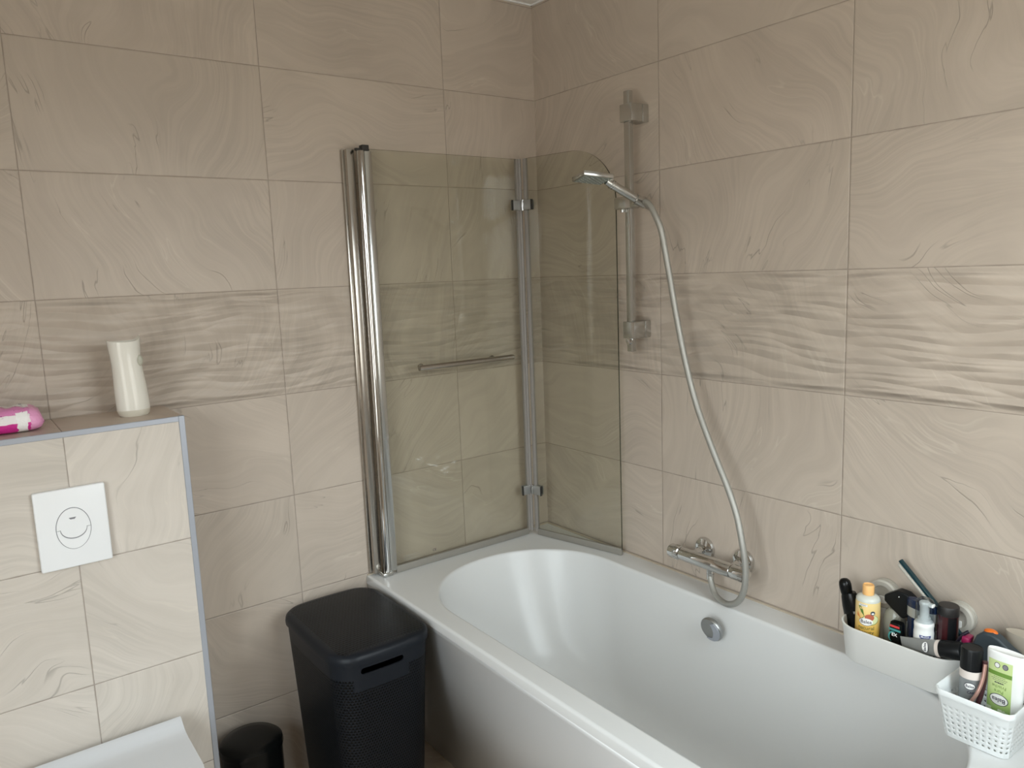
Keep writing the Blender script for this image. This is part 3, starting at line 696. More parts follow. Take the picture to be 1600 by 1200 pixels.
# ------------------------------------------------------------------ laundry hamper
def hampermat():
    t = NT('woven_black_plastic'); s = t.sep(t.obj())
    def cells(u, v, c=.0078):
        iv_ = t.math('FLOOR', t.math('DIVIDE', v, c)); off = t.math('MULTIPLY', t.math('FRACT', t.math('MULTIPLY', iv_, .5)), c)
        fu = t.math('ABSOLUTE', t.math('SUBTRACT', t.math('FRACT', t.math('DIVIDE', t.math('ADD', u, off), c)), .5)); fv = t.math('SUBTRACT', t.math('FRACT', t.math('DIVIDE', v, c)), .5)
        tri = t.math('ADD', fu, t.math('MULTIPLY', fv, .5)); inside = t.math('MULTIPLY', t.sstep(tri, .27, .34, 1, 0), t.sstep(t.math('ABSOLUTE', fv), .34, .42, 1, 0))
        return inside
    g = t.n('ShaderNodeNewGeometry'); gn = t.sep(g.outputs['Normal'])
    ax_, ay_, az_ = [t.math('ABSOLUTE', q) for q in gn]
    mside = t.sstep(az_, .5, .7, 1, 0); isx = t.math('GREATER_THAN', ax_, ay_)
    uu = t.mix(isx, t.comb(s[0], 0, 0), t.comb(s[1], 0, 0)); uu = t.sep(uu)[0]
    hs_ = cells(uu, s[2]); ht = cells(s[0], s[1], .0098)
    hz = t.mix(mside, t.comb(ht, 0, 0), t.comb(hs_, 0, 0)); hz = t.sep(hz)[0]
    keep = t.math('MAXIMUM', t.sstep(s[2], .519, .523, 1, 0), t.math('GREATER_THAN', az_, .93))
    slotz = t.math('MULTIPLY', t.sstep(t.math('ABSOLUTE', t.math('ADD', s[0], .02)), .075, .08, 1, 0), t.sstep(s[2], .485, .49))
    keep = t.math('MULTIPLY', keep, t.math('SUBTRACT', 1.0, t.math('MULTIPLY', slotz, mside), clamp=True))
    inx = t.sstep(t.math('ABSOLUTE', s[0]), .122, .124, 1, 0); iny = t.sstep(t.math('ABSOLUTE', s[1]), .180, .182, 1, 0)
    lidk = t.math('MAXIMUM', mside, t.math('MULTIPLY', inx, iny)); keep = t.math('MULTIPLY', keep, lidk)
    hz = t.math('MULTIPLY', hz, keep)
    c = t.mix(hz, (.010, .012, .016), (.0004, .0004, .0004))
    b = t.bsdf(c, .40, spec=.22); t.bump(b, t.math('SUBTRACT', 1.0, hz), .0018); return t.m
M_ham = hampermat()
hmx, hmy = -.9, -.25
hm = thing('laundry_hamper', 'tall black woven-look laundry hamper with a lid beside the bathtub', 'laundry hamper', (hmx, hmy, 0))
def bulge(hx, hy, r, z, b=.010):
    out = []
    for x, y in rrect(hx, hy, r, 10):
        k = max(0.0, 1-(x/hx)**2); k2 = max(0.0, 1-(y/hy)**2)
        yy = y + math.copysign(b*k, y)*(abs(y)/hy)**4; xx = x + math.copysign(b*.5*k2, x)*(abs(x)/hx)**4; out.append(Vector((xx, yy, z)))
    return out
def dens(poly):   # extra points along the straight sides so the bulge shows
    out = []
    for i, p in enumerate(poly):
        q = poly[(i+1) % len(poly)]; out.append(p); L = math.hypot(q[0]-p[0], q[1]-p[1])
        k = int(L/.02)
        for j in range(1, k): out.append((p[0]+(q[0]-p[0])*j/k, p[1]+(q[1]-p[1])*j/k))
    return out
def bring(sx_, sy_, z, b=.010, HX=.137, HY=.193, r=.055):
    out = []
    for x, y in dens(rrect(HX, HY, r, 10)):
        k = max(0.0, 1-(x/HX)**2); k2 = max(0.0, 1-(y/HY)**2)
        yy = y + (b*k if y > 0 else -b*k)*min(1, (abs(y)/HY)**6); xx = x + (b*.6*k2 if x > 0 else -b*.6*k2)*min(1, (abs(x)/HX)**6)
        out.append(Vector((xx*sx_, yy*sy_, z)))
    return out
bm = bmesh.new()
loft(bm, [bring(.80, .80, .002), bring(.82, .82, 0.010), bring(.90, .90, .28), bring(.985, .985, .545), bring(.985, .985, .564), bring(.955, .965, .564), bring(.955, .965, .545), bring(.87, .88, .28), bring(.79, .79, .014)])
hb_ = obj('basket_body', bm, M_ham, hm, smooth=40)
cb = bmesh.new()
slot = [(-.018+.052*sx_+.0085*math.cos(a), .5420+.0085*math.sin(a)) for sx_, a0 in ((1, -PI/2), (-1, PI/2)) for a in [a0+PI*k/8 for k in range(9)]]
prism(cb, slot, -.23, -.15, 'y'); bmesh.ops.recalc_face_normals(cb, faces=cb.faces)
cme = bpy.data.meshes.new('c'); cb.to_mesh(cme); cb.free(); cme.materials.append(M_ham); carve(hb_, cme)
hb_.data.polygons.foreach_set('use_smooth', [True]*len(hb_.data.polygons)); hb_.data.set_sharp_from_angle(angle=math.radians(35))
bm = bmesh.new(); LZ = .562
loft(bm, [bring(1.0, 1.0, LZ), bring(1.02, 1.02, LZ+.001), bring(1.025, 1.022, LZ+.010), bring(1.01, 1.012, LZ+.022), bring(.97, .98, LZ+.028), bring(.90, .93, LZ+.0295), bring(.6, .6, LZ+.032), bring(.3, .3, LZ+.033), bring(.02, .02, LZ+.033)])
obj('hamper_lid', bm, M_ham, hm, smooth=50)

# ------------------------------------------------------------------ small waste bin
bn = thing('waste_bin', 'small round black pedal bin between hamper and cistern wall', 'bin', (-1.172, -.122, 0))
bm = bmesh.new(); lathe(bm, [(0, 0), (.078, 0), (.081, .003), (.081, .255), (0, .255)], n=56); obj('bin_body', bm, M_blackglossy, bn)
bm = bmesh.new(); lathe(bm, [(.0, .256), (.0835, .256), (.0845, .262), (.083, .274), (.074, .282), (.05, .287), (.02, .289), (0, .289)], n=56); obj('bin_lid', bm, M_blackglossy, bn)
bm = bmesh.new(); bx(bm, (-.02, -.115, .004), (.02, -.078, .012), .003); obj('foot_pedal', bm, M_blackglossy, bn)

# ------------------------------------------------------------------ suction tray on the right wall
tr = thing('suction_tray', 'off-white suction-cup storage tray full of bottles on the right wall', 'storage tray', (-.08, -1.353, .607))
def stad(hx, hy, r, z, x0=-.08, y0=-1.353): return [Vector((x0+x, y0+y, z)) for x, y in rrect(hx, hy, r, 12)]
TRX, TRY = .0615, .134
bm = bmesh.new()
loft(bm, [stad(.050, .122, .045, .607), stad(.053, .1255, .048, .610), stad(TRX-.0005, TRY-.001, .056, .686), stad(TRX+.0015, TRY+.001, .057, .690), stad(TRX+.0015, TRY+.001, .057, .6925), stad(TRX-.002, TRY-.0025, .054, .6925), stad(TRX-.003, TRY-.0035, .053, .686), stad(.0505, .123, .0455, .6115)])
obj('tray_shell', bm, M_traypl, tr, world=True, smooth=50)
for yc in (-1.272, -1.437):
    bm = bmesh.new(); lathe(bm, [(0, -.0008), (.0345, -.0008), (.0345, -.006), (.033, -.0065), (.033, -.010), (.0345, -.0105), (.0345, -.019), (.031, -.022), (.0215, -.022), (.0205, -.017), (0, -.016)], (0, yc, .7400), 'x', 48)
    cp = obj('suction_cup', bm, M_cup, tr, world=True)
    bm = bmesh.new(); bx(bm, (-.0205, yc-.010, .688), (-.0165, yc+.010, .735), .002); q_ = obj('hook', bm, M_traypl, cp); q_.data.transform(Matrix.Translation(-tr.location))

# ------------------------------------------------------------------ perforated basket on the rim
bk = thing('perforated_basket', 'bright white perforated plastic basket standing on the bathtub rim', 'basket', (-.183, -1.568, RIM+.001))
BH = .100
def bk_pt(u, v):
    """u along the perimeter 0..1, v height 0..1, local to the basket"""
    hx, hy, r = .057+.020*v, .057+.0115*v, .016
    return hx, hy, r
def perim(hx, hy, r, z, n):
    P = rrect(hx, hy, r, 8); P = [Vector((x, y, z)) for x, y in P]; L = [0]
    for i in range(len(P)): L.append(L[-1]+(P[(i+1) % len(P)]-P[i]).length)
    out = []
    for k in range(n):
        s_ = L[-1]*k/n; i = max(j for j in range(len(P)) if L[j] <= s_+1e-12); t = (s_-L[i])/(L[i+1]-L[i]); out.append(P[i].lerp(P[(i+1) % len(P)], t))
    return out
NC, NR = 44, 6
rows = []
vv = [0, .07] + [.07+.66*k/NR for k in range(1, NR+1)] + [.80, 1.0]
bm = bmesh.new()
for v in vv:
    hx, hy, r = bk_pt(0, v); rows.append([bm.verts.new(p) for p in perim(hx, hy, r, BH*v, NC)])
for j in range(len(vv)-1):
    for i in range(NC):
        a, b, c, d = rows[j][i], rows[j][(i+1) % NC], rows[j+1][(i+1) % NC], rows[j+1][i]
        if 1 <= j <= NR:
            m = (a.co+b.co+c.co+d.co)/4; k = .30-.034*(j-1)
            e1 = bm.verts.new(m+((a.co+b.co)/2-m)*2*k*.9); e2 = bm.verts.new(m+((b.co+c.co)/2-m)*2*k); e3 = bm.verts.new(m+((c.co+d.co)/2-m)*2*k*.9); e4 = bm.verts.new(m+((d.co+a.co)/2-m)*2*k)
            for f in ((a, b, e1), (b, e2, e1), (b, c, e2), (c, e3, e2), (c, d, e3), (d, e4, e3), (d, a, e4), (a, e1, e4)): bm.faces.new(f)
        else: bm.faces.new((a, b, c, d))
bm.faces.new(list(reversed(rows[0])))
o = obj('basket_shell', bm, M_perf, bk, smooth=30); md = o.modifiers.new('wall', 'SOLIDIFY'); md.thickness = .0022; md.offset = -1
bm = bmesh.new(); hx, hy, r = bk_pt(0, 1)
loft(bm, [[Vector((x, y, z)) for x, y in rrect(hx+d, hy+d, r+d, 8)] for d, z in ((.0002, BH-.010), (.0016, BH-.009), (.0016, BH), (0, BH+.0016), (-.0020, BH+.0006), (-.0022, BH-.010))] , False, False)
obj('rim_band', bm, M_perf, bk, smooth=50)

# ------------------------------------------------------------------ toiletries
FA = math.atan2(-.86, -1.62)        # towards the middle of the room
TZ = .6125                          # tray floor
def logo_oval(parent, R, ang, z, w, h, txt, size, roll=0.0, Ry=None, ring=M_ink, text=M_ink, back=None):
    bm = disc_bm(w/2+.0011, h/2+.0011, 36); wrap(bm, R, ang, z, .00025, roll, Ry); a = obj('logo_border', bm, ring, parent, smooth=0)
    bm = disc_bm(w/2, h/2, 36); wrap(bm, R, ang, z, .00045, roll, Ry); b = obj('logo_field', bm, back or M_paper, a, smooth=0)
    bm = text_bm(txt, size, .00005, .0001); wrap(bm, R, ang, z, .0007, roll, Ry); c = obj('logo_lettering', bm, text, a, smooth=0)
    return a
def lettering(parent, s, size, R, ang, z, mat, roll=0.0, Ry=None, bold=0.0, sx_=1.0, name='lettering'):
    bm = text_bm(s, size, .00005, bold, sx_); wrap(bm, R, ang, z, .0005, roll, Ry); return obj(name, bm, mat, parent, smooth=0)
def patch(parent, bm, R, ang, z, mat, off=.0003, Ry=None, name='label_patch'):
    wrap(bm, R, ang, z, off, 0.0, Ry); return obj(name, bm, mat, parent, smooth=0)
M_paper = simple('white_print', (.85, .85, .83), .5)
def grad(name, c0, c1, z0, z1, rough=.25):
    t = NT(name); s = t.sep(t.obj()); n = t.noise(t.obj(), 60.0, 2.0)
    f = t.sstep(t.math('ADD', s[2], t.math('MULTIPLY', n, .004)), z0, z1); t.bsdf(t.mix(f, c0, c1), rough, coat=.2); return t.m

# black bottle leaning at the tray's far end
b = thing('black_shower_gel_bottle', 'glossy black bottle leaning at the end of the tray', 'bottle', (-.066, -1.2450, TZ+.003), (math.radians(-11), math.radians(-4), 0))
bm = bmesh.new(); lathe(bm, [(0, 0), (.017, 0), (.020, .004), (.0215, .05), (.022, .100), (.020, .122), (.016, .132), (0, .134)], n=36, sy=1.0); bmesh.ops.scale(bm, vec=(.76, 1.0, 1), verts=bm.verts)
obj('bottle_body', bm, M_blackglossy, b)
bm = bmesh.new(); lathe(bm, [(0, .128), (.0125, .128), (.0135, .134), (.0140, .150), (.0125, .158), (.008, .163), (0, .165)], (0, .006, 0), n=28); obj('flip_cap', bm, M_blackglossy, b)
patch(b, rect_bm(.020, .006, .0001, 8, 1), .0160, FA+.5, .088, simple('silver_stripe', (.35, .35, .36), .3, .6), .0004, Ry=.0222, name='silver_stripe')

# yellow bottle
M_yel = grad('yellow_liquid_label', (.82, .50, .09), (.86, .66, .30), .06, .145)
b = thing('yellow_body_wash_bottle', 'pale yellow avocado-print bottle with an apricot cap', 'bottle', (-.094, -1.277, TZ))
R0 = .0262
bm = bmesh.new(); lathe(bm, [(0, 0), (R0-.002, 0), (R0, .003), (R0, .136), (R0-.0006, .1385), (0, .1386)], n=48); obj('bottle_body', bm, M_yel, b)
bm = bmesh.new(); lathe(bm, [(R0-.0008, .1386), (R0-.0006, .143), (R0-.004, .148), (R0-.012, .151), (.010, .152), (.010, .155), (0, .155)], n=48); obj('shoulder', bm, simple('milky_plastic', (.66, .68, .62), .25), b)
bm = bmesh.new(); lathe(bm, [(0, .152), (.0122, .152), (.0125, .1535), (.0125, .1725), (.0112, .175), (.0102, .175), (.0098, .1735), (0, .1732)], n=36); obj('screw_cap', bm, simple('apricot_plastic', (.90, .52, .20), .4), b)
ar = FA-.10
p0 = patch(b, disc_bm(.0185, .0125, 32), R0, ar+.35, .100, simple('avocado_rim', (.17, .22, .05), .5), .00015, name='avocado_print')
p0.data.transform(Matrix())
patch(b, disc_bm(.0170, .0112, 32), R0, ar+.36, .1005, simple('avocado_flesh', (.72, .76, .42), .5), .0003, name='avocado_flesh')
patch(b, disc_bm(.0100, .0080, 32), R0, ar+.25, .1060, simple('avocado_stone', (.50, .13, .07), .45), .0004, name='avocado_stone')
patch(b, poly_bm([(-.017, .012), (-.010, -.002), (-.003, -.010), (-.006, .004), (-.012, .014)]), R0, ar-.05, .118, simple('leaf_green', (.10, .20, .03), .5), .0003, name='leaf_print')
patch(b, poly_bm([(-.0225, .003), (-.010, -.014), (-.004, -.018), (-.0145, .000), (-.021, .012)]), R0, ar+.02, .104, simple('orange_peel', (.72, .22, .04), .5), .0003, name='peel_print')
patch(b, rect_bm(.019, .0052, .0001, 8), R0, ar-.30, .1335, M_paper, .0003, name='claim_patch')
patch(b, lines_bm([.015, .012], .0022), R0, ar-.30, .1335, M_ink, .0005, name='small_print')
patch(b, disc_bm(.0050, .0050, 24), R0, ar+.50, .1165, simple('seal_navy', (.05, .07, .09), .5), .0005, name='round_seal')
patch(b, disc_bm(.0030, .0022, 16), R0, ar+.50, .1155, M_paper, .0007, name='seal_leaf')
logo_oval(b, R0, ar-.02, .0950, .0290, .0170, 'Balea', .0112)
lettering(b, 'natural', .0125, R0, ar, .0805, simple('olive_ink', (.16, .15, .04), .5), bold=.0001)
lettering(b, 'beauty', .0125, R0, ar, .0700, simple('olive_ink2', (.18, .15, .04), .5), bold=.0001)

# clear bottle with a black angular pump head
M_murky = NT('smoky_clear_plastic'); M_murky.bsdf((.42, .42, .36), .15, trans=.35); M_murky = M_murky.m
b = thing('clear_spray_bottle', 'smoky clear bottle with a wide black trigger head', 'bottle', (-.052, -1.318, TZ))
bm = bmesh.new(); lathe(bm, [(0, 0), (.022, 0), (.024, .004), (.024, .092), (.020, .108), (.012, .118), (0, .119)], n=36, sy=.8, rot=PI/2+.1); obj('bottle_body', bm, M_murky, b)
bm = bmesh.new(); prof_ = [(.020, .134), (.020, .148), (-.008, .167), (-.030, .165), (-.052, .150), (-.052, .128), (-.034, .112), (-.022, .104), (-.010, .112), (.004, .122)]
prism(bm, prof_, -.012, .014, 'x'); obj('trigger_head', bm, M_black, b, smooth=30); 
bvl = b.children[-1].modifiers.new('edge', 'BEVEL'); bvl.width = .003; bvl.segments = 3
bm = bmesh.new(); bmesh.ops.create_icosphere(bm, subdivisions=2, radius=.0022, matrix=Matrix.Translation((-.0125, -.014, .154))); obj('silver_screw', bm, M_chrome, b)
patch(b, rect_bm(.016, .008, .0001, 6), .0195, FA+.45, .055, simple('navy_label', (.02, .03, .10), .4), .0004, Ry=.0242, name='navy_label')

# dark 'EX' product
b = thing('dark_styling_bottle', 'small dark bottle with teal swirl and a red strip', 'bottle', (-.099, -1.3475, TZ))
bm = bmesh.new(); loft(bm, [[Vector((x, y, z)) for x, y in rrect(hx, hy, .006, 6)] for z, hx, hy in ((0, .010, .0125), (.003, .011, .0135), (.104, .011, .0135), (.110, .010, .0125), (.1105, .008, .011))])
obj('bottle_body', bm, M_blackglossy, b)
def flat(parent, bm, z, mat, name, x=-.0112, y=0.0):
    # lay an x/y drawing on a face that looks towards -x
    bmesh.ops.transform(bm, matrix=Matrix(((0, 0, -1, x), (-1, 0, 0, y), (0, 1, 0, z), (0, 0, 0, 1))), verts=bm.verts); return obj(name, bm, mat, parent, smooth=0)
M_teal = simple('teal_print', (.06, .28, .27), .4)
flat(b, rect_bm(.021, .005, .0001, 2), .1035, simple('red_strip', (.62, .05, .05), .4), 'red_strip')
flat(b, rect_bm(.026, .005, .0001, 2), .0955, M_teal, 'teal_band')
sw = bmesh.new(); tube(sw, [Vector((-.004+.012*math.cos(t), -.002+.014*math.sin(t), .0001)) for t in [math.radians(60+k*10) for k in range(20)]], [.0022*math.sin(PI*(k+.5)/20)+.0003 for k in range(20)], 6); bmesh.ops.scale(sw, vec=(.78, .85, .05), verts=sw.verts)
flat(b, sw, .080, M_teal, 'teal_swirl')
flat(b, text_bm('EX', .010, .0001, .0003), .084, M_paper, 'lettering', y=.0005)

# navy bottle
M_navy = simple('navy_plastic', (.008, .022, .065), .25, coat=.3)
b = thing('navy_shampoo_bottle', 'oval navy bottle with a silver band under its cap', 'bottle', (-.066, -1.3835, TZ), (0, 0, 0))
bm = bmesh.new(); lathe(bm, [(0, 0), (.029, 0), (.031, .004), (.031, .118), (.029, .122), (0, .122)], n=44, sy=.42, rot=PI/2-.12); obj('bottle_body', bm, M_navy, b)
bm = bmesh.new(); lathe(bm, [(0, .122), (.0325, .122), (.0325, .144), (0, .144)], n=44, sy=.42, rot=PI/2-.12); obj('silver_band', bm, simple('pale_silver_band', (.50, .52, .51), .35, .4), b)
bm = bmesh.new(); lathe(bm, [(0, .144), (.0335, .144), (.0335, .158), (.030, .162), (0, .1625)], n=44, sy=.42, rot=PI/2-.12); obj('flip_cap', bm, M_navy, b)

# squeegee
b = thing('window_squeegee', 'white and teal squeegee standing behind the bottles', 'squeegee', (-.027, -1.385, .765))
qd = Vector((0, -.72, -.694)).normalized(); qn = Vector((0, .694, -.72)).normalized(); q0 = Vector((-.030, -1.3135, .838)) - b.location
def qbox(bm, s0, s1, n0, n1, x0, x1, bev=.001):
    MM = Matrix(((0, 0, 1, q0.x), (qd.y, qn.y, 0, q0.y), (qd.z, qn.z, 0, q0.z), (0, 0, 0, 1))); bx(bm, (s0, n0, x0), (s1, n1, x1), bev, 1, MM)
bm = bmesh.new(); qbox(bm, 0, .195, -.0055, .0005, -.006, .006); obj('rubber_blade', bm, simple('teal_rubber', (.002, .030, .040), .4), b)
bm = bmesh.new(); qbox(bm, .004, .190, .0005, .0095, -.007, .007, .003); obj('blade_holder', bm, M_cup, b)
bm = bmesh.new(); qbox(bm, .088, .104, .0085, .105, -.004, .004, .003); obj('handle', bm, M_navy, b)

# foam pump bottle
M_mw = simple('white_bottle_plastic', (.84, .85, .83), .3)
b = thing('foam_pump_bottle', 'white foam pump bottle under a clear dome cap', 'bottle', (-.0935, -1.4020, TZ))
R1 = .0200
bm = bmesh.new(); lathe(bm, [(0, 0), (R1-.002, 0), (R1, .003), (R1, .108), (R1-.0008, .112), (R1-.0008, .120), (R1-.0002, .122), (R1-.0002, .127), (R1-.002, .131), (.013, .135), (.0125, .140), (0, .1405)], n=44); obj('bottle_body', bm, M_mw, b)
bm = bmesh.new(); lathe(bm, [(0, .140), (.0095, .140), (.0095, .166), (.0110, .168), (.0110, .174), (.009, .176), (0, .1765)], n=30); bx(bm, (-.006, -.0195, .1675), (.006, -.004, .1745), .002); obj('pump', bm, M_mw, b)
bm = bmesh.new(); lathe(bm, [(.0182, .131), (.0182, .172), (.0165, .179), (.011, .1825), (.0001, .1835), (.0001, .1828), (.0108, .1818), (.016, .1782), (.0174, .172), (.0174, .131)], n=40); obj('dome_cap', bm, M_clear, b)
patch(b, poly_bm([(-.0115, .0045), (0, .0035), (.0115, .0045), (.0105, -.001), (.006, -.0050), (0, -.0066), (-.006, -.0050), (-.0105, -.001)], .0001, 3), R1, FA+.10, .1020, simple('royal_blue_print', (.01, .035, .22), .4), .0003, name='blue_label')
lettering(b, 'Mustela', .0055, R1, FA+.10, .1030, M_paper, bold=.00008)

# dark red bottle
b = thing('dark_red_perfume_bottle', 'dark red cylindrical bottle with a flat black top', 'bottle', (-.064, -1.438, TZ))
bm = bmesh.new(); lathe(bm, [(0, 0), (.019, 0), (.0202, .003), (.0202, .150), (0, .150)], n=44); obj('bottle_body', bm, simple('maroon_gloss', (.045, .008, .010), .2, coat=.4), b)
bm = bmesh.new(); lathe(bm, [(0, .1502), (.0202, .1502), (.0206, .152), (.0206, .1685), (.0195, .171), (0, .1712)], n=44); obj('flat_cap', bm, simple('black_satin', (.018, .017, .017), .4), b)
patch(b, rect_bm(.018, .075, .0001, 8, 4), .0202, FA+.35, .112, M_black, .0002, name='black_panel')
lettering(b, 'C', .015, .0202, FA+.05, .094, simple('dull_red_ink', (.30, .06, .06), .4))

# grey tube lying on top, cap resting on the tray's rim
M_grey = simple('grey_tube_plastic', (.23, .235, .225), .35)
pA = Vector((-.1190, -1.3690, .6860)); pB = Vector((-.1190, -1.4960, .7190)); dd = (pB-pA).normalized()
b = thing('grey_cream_tube', 'grey tube with pale band and black cap lying across the tray', 'tube', tuple(pA))
b.rotation_euler = dd.to_track_quat('Z', 'X').to_euler()
b.scale = (1, 1, .925)
def tr_ring(rx, ry, z, n=36): return [Vector((rx*math.cos(2*PI*i/n), ry*math.sin(2*PI*i/n), z)) for i in range(n)]
bm = bmesh.new(); loft(bm, [tr_ring(.0178, .0015, .0), tr_ring(.0176, .004, .012), tr_ring(.0172, .010, .045), tr_ring(.0175, .0150, .078), tr_ring(.0176, .0170, .084)]); obj('tube_body', bm, M_grey, b, smooth=60)
bm = bmesh.new(); lathe(bm, [(0, .084), (.0180, .084), (.0182, .0925), (0, .0925)], n=40); obj('pale_band', bm, simple('pale_pink_band', (.70, .62, .56), .4), b)
bm = bmesh.new(); lathe(bm, [(0, .0925), (.0186, .0925), (.0190, .095), (.0190, .134), (.0175, .138), (0, .1385)], n=40); obj('tube_cap', bm, M_black, b)
def on_tube(bm, z, ang, R=.0164, off=.0004, roll=PI/2):
    return wrap(bm, R, ang, z, off, roll)
bpy.context.view_layer.update()
toc = b.matrix_world.to_3x3().inverted() @ Vector((-1.6, -.8, .85)); ta = math.atan2(toc.y, toc.x)
for k_, (bb, m_, nm, of) in enumerate(((disc_bm(.0110, .0075, 30), M_ink, 'logo_border', .0012), (disc_bm(.0102, .0067, 30), M_paper, 'logo_field', .0015), (text_bm('Balea', .0075, .00005, .0001), M_ink, 'logo_lettering', .0019))):
    obj(nm, on_tube(bb, .063, ta, .0150, of, PI), m_, b, smooth=0)

# razor
b = thing('purple_razor', 'dark purple razor with a magenta head at the tray end', 'razor', (-.078, -1.4655, TZ+.002), (math.radians(7), 0, 0))
bm = bmesh.new(); tube(bm, catmull([(0, .006, 0), (0, .002, .05), (0, -.002, .09), (0, .004, .125)], 6), .0045, 12); obj('handle', bm, simple('dark_purple_plastic', (.022, .010, .035), .3), b)
bm = bmesh.new(); bx(bm, (-.014, -.012, .104), (.012, .003, .124), .003); obj('razor_head', bm, simple('magenta_plastic', (.30, .015, .08), .35), b)
bm = bmesh.new(); tube(bm, catmull([(-.008, .012, .100), (-.008, .006, .118), (-.006, -.001, .130), (-.003, -.005, .134)], 5), .0035, 10); obj('blade_guard', bm, simple('black_violet_plastic', (.012, .008, .018), .4), b)

# slate bottle with orange top, standing on the rim
M_slate = simple('slate_blue_plastic', (.038, .052, .062), .4)
b = thing('slate_blue_bottle', 'wide slate blue bottle with an orange top beside the wall', 'bottle', (-.078, -1.552, RIM+.0008))
sil = [(.050, 0), (.053, .004), (.056, .10), (.054, .135), (.048, .152), (.036, .163), (.020, .166), (.006, .160), (-.012, .146), (-.035, .132), (-.052, .118), (-.056, .100), (-.054, .004), (-.050, 0)]
bm = bmesh.new(); prism(bm, sil, -.013, .013, 'x'); o = obj('bottle_body', bm, M_slate, b, smooth=30); bvl = o.modifiers.new('edge', 'BEVEL'); bvl.width = .0075; bvl.segments = 4; bvl.limit_method = 'ANGLE'; bvl.angle_limit = math.radians(50)
bm = bmesh.new(); bmesh.ops.create_icosphere(bm, subdivisions=3, radius=1.0, matrix=Matrix.Translation((.003, .026, .163)) @ Matrix.Diagonal((.009, .013, .0065, 1))); obj('orange_top', bm, simple('orange_plastic', (.75, .17, .02), .3), b)
# cream bottle behind it
b = thing('cream_oval_bottle', 'cream oval-topped bottle against the wall behind the green bottle', 'bottle', (-.030, -1.586, RIM+.0008))
bm = bmesh.new(); lathe(bm, [(0, 0), (.044, 0), (.046, .004), (.050, .158), (.049, .1605), (.044, .1600), (0, .159)], n=48, sy=.40, rot=PI/2); obj('bottle_body', bm, simple('cream_plastic', (.50, .45, .375), .4), b)

BZ_ = RIM + .0045
# grey can in the basket
b = thing('grey_foam_can', 'grey can with a black cap upright in the perforated basket', 'can', (-.190, -1.5375, BZ_))
R2_ = .0195
M_can = simple('grey_can_metal', (.25, .26, .265), .3, .3)
bm = bmesh.new(); lathe(bm, [(0, 0), (R2_-.002, 0), (R2_, .003), (R2_, .103), (0, .103)], n=44); obj('can_body', bm, M_can, b)
bm = bmesh.new(); lathe(bm, [(0, .103), (R2_+.0002, .103), (R2_+.0002, .1175), (0, .1175)], n=44); obj('pale_band', bm, simple('pale_pink_band2', (.74, .67, .62), .4), b)
bm = bmesh.new(); lathe(bm, [(0, .1175), (R2_-.0002, .1175), (R2_-.0004, .155), (R2_-.0018, .158), (R2_-.003, .157), (0, .1565)], n=44)
for k in range(28):
    a = 2*PI*k/28; tube(bm, [((R2_-.0006)*math.cos(a), (R2_-.0006)*math.sin(a), .120), ((R2_-.0008)*math.cos(a), (R2_-.0008)*math.sin(a), .154)], .0006, 5)
obj('ribbed_cap', bm, M_black, b, smooth=35)
logo_oval(b, R2_, FA-.16, .0905, .0175, .0118, 'Balea', .0068)
lettering(b, 'CARE', .0062, R2_, FA+.02, .0785, M_ink, bold=.0001)
patch(b, lines_bm([.016, .012, .014], .0042), R2_, FA-.10, .0665, M_inkgrey, .0004, name='small_print')
b.scale = (1, 1, 1.08)
# curved brush handles
b = thing('rose_gold_razor', 'curved rose-gold razor handle in the basket beside the grey can', 'razor', (-.205, -1.560, BZ_))
bm = bmesh.new(); tube(bm, catmull([(-.006, .020, .048), (-.010, .012, .068), (-.006, .002, .090), (.004, -.003, .118), (.012, -.003, .146)], 8), .0034, 12); obj('handle', bm, simple('rose_gold_plastic', (.42, .24, .20), .28, .3), b)
bm = bmesh.new(); tube(bm, catmull([(.004, .016, .010), (.003, .010, .040), (.008, .001, .080), (.014, -.002, .115), (.016, -.001, .150)], 8), .0048, 12); obj('handle_back', bm, simple('maroon_plastic', (.055, .018, .022), .35), b)

# green and white bottle, standing on its cap (label upside down)
b = thing('green_shower_gel_bottle', 'white bottle with a green floral label standing upside down in the basket', 'bottle', (-.178, -1.594, BZ_), (0, 0, 0))
gx, gy = .0135, .0335     # half depth, half width
grot = .10
def g_ring(kx, ky, z, tilt=0.0):
    out = []
    for i in range(56):
        a = 2*PI*i/56; x = gx*kx*math.copysign(abs(math.cos(a))**.85, math.cos(a)); y = gy*ky*math.copysign(abs(math.sin(a))**.85, math.sin(a)); out.append(Vector((x, y, z)))
    return out
bm = bmesh.new(); loft(bm, [g_ring(.86, .80, .012), g_ring(.98, .86, .022), g_ring(1, .90, .06), g_ring(1, .97, .13), g_ring(1, 1, .158), g_ring(.96, .99, .163), g_ring(.86, .96, .1645), g_ring(.80, .94, .1638)]); obj('bottle_body', bm, M_mw, b, smooth=50)
bm = bmesh.new(); loft(bm, [g_ring(.70, .60, 0), g_ring(.74, .64, .001), g_ring(.78, .70, .012)]); obj('flip_cap', bm, M_mw, b, smooth=50)
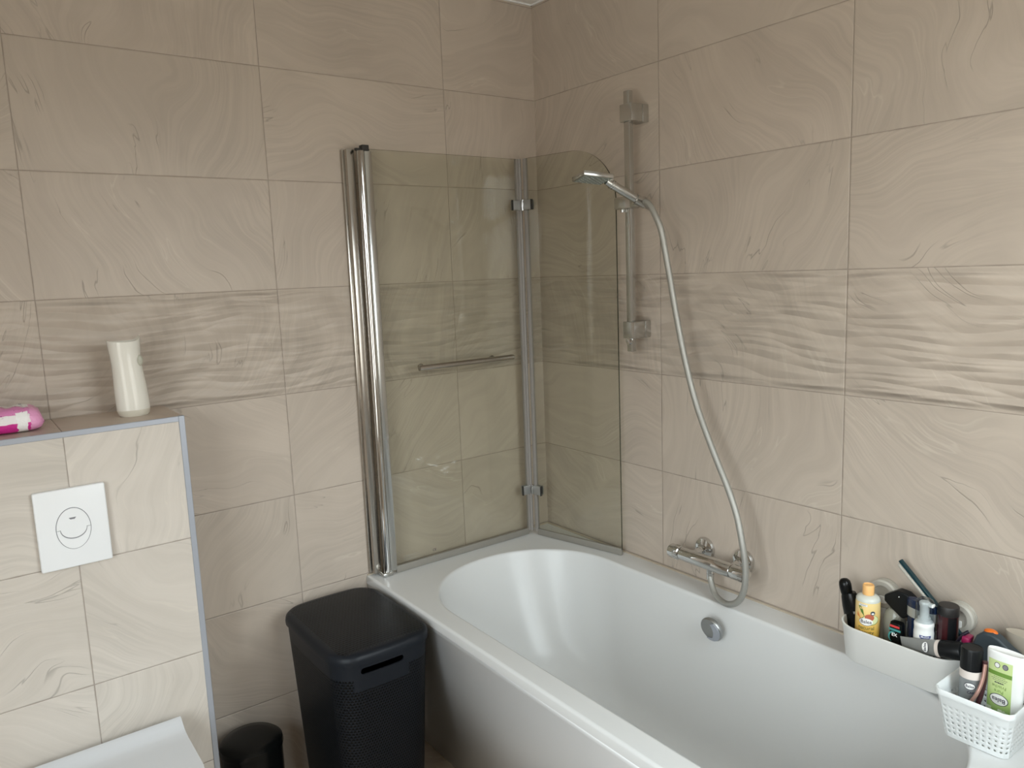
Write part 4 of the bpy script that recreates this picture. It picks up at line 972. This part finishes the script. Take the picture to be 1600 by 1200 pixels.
def glabel():
    t = NT('green_floral_label'); s = t.sep(t.obj()); n = t.noise(t.obj(), 90.0, 2.0)
    z = t.math('ADD', s[2], t.math('MULTIPLY', t.math('SUBTRACT', n, .5), .006))
    c = t.mix(t.sstep(z, .035, .075), (.10, .30, .05), (.42, .58, .20)); c = t.mix(t.sstep(z, .075, .11), c, (.58, .70, .32))
    pet = t.math('MULTIPLY', t.sstep(t.noise(t.obj(), 75.0, 1.0), .55, .60), t.sstep(s[2], .060, .055, 0, 1)); pet = t.math('MULTIPLY', t.sstep(t.noise(t.obj(), 75.0, 1.0), .52, .58), t.math('LESS_THAN', s[2], .060))
    c = t.mix(pet, c, (.72, .80, .62)); t.bsdf(c, .35); return t.m
def gl(bm, z, mat, name, off=.0003, y0=.0060):
    # lay a drawing (x right, y up as seen from the room) on the flat face of the bottle
    for v in bm.verts:
        y = -(v.co.x) + y0; k = max(.0, 1-(min(abs(y)/gy, .999))**(2/.85)); x = -gx*(k**(.85/2)); v.co = Vector((x-off-v.co.z, y, z+v.co.y))
    return obj(name, bm, mat, b, smooth=0)
gl(rect_bm(.042, .116, .0001, 12, 2), .091, glabel(), 'printed_label')
gl(rect_bm(.042, .0075, .0001, 12), .1250, simple('green_band', (.16, .30, .05), .4), 'green_band', .0006)
for dx in (-.005, .009):
    gl(disc_bm(.0050, .0052, 24), .1405, M_ink, 'round_badge', .0006, .0060-dx); gl(disc_bm(.0040, .0042, 24), .1405, M_paper if dx < 0 else M_inkgrey, 'badge_field', .0009, .0060-dx)
def ud(bm):
    bmesh.ops.rotate(bm, matrix=Matrix.Rotation(PI, 3, 'Z'), verts=bm.verts); return bm
gl(lines_bm([.020, .028, .024], .0032), .1155, M_ink, 'small_print', .0006)
gl(lines_bm([.016], .003, .0020), .1085, M_ink, 'small_print', .0006)
gl(ud(text_bm('Pure\nFrische', .0088, .00005)), .0970, simple('leaf_ink', (.18, .30, .07), .5), 'lettering', .0006)
q1 = gl(disc_bm(.0165, .0108, 36), .0775, M_ink, 'logo_border', .0006, .0052); gl(disc_bm(.0153, .0097, 36), .0775, M_paper, 'logo_field', .0009, .0052); gl(ud(text_bm('Balea', .0112, .00005, .0001)), .0772, M_ink, 'logo_lettering', .0013, .0052)
b.scale = (1, 1, 1.085)
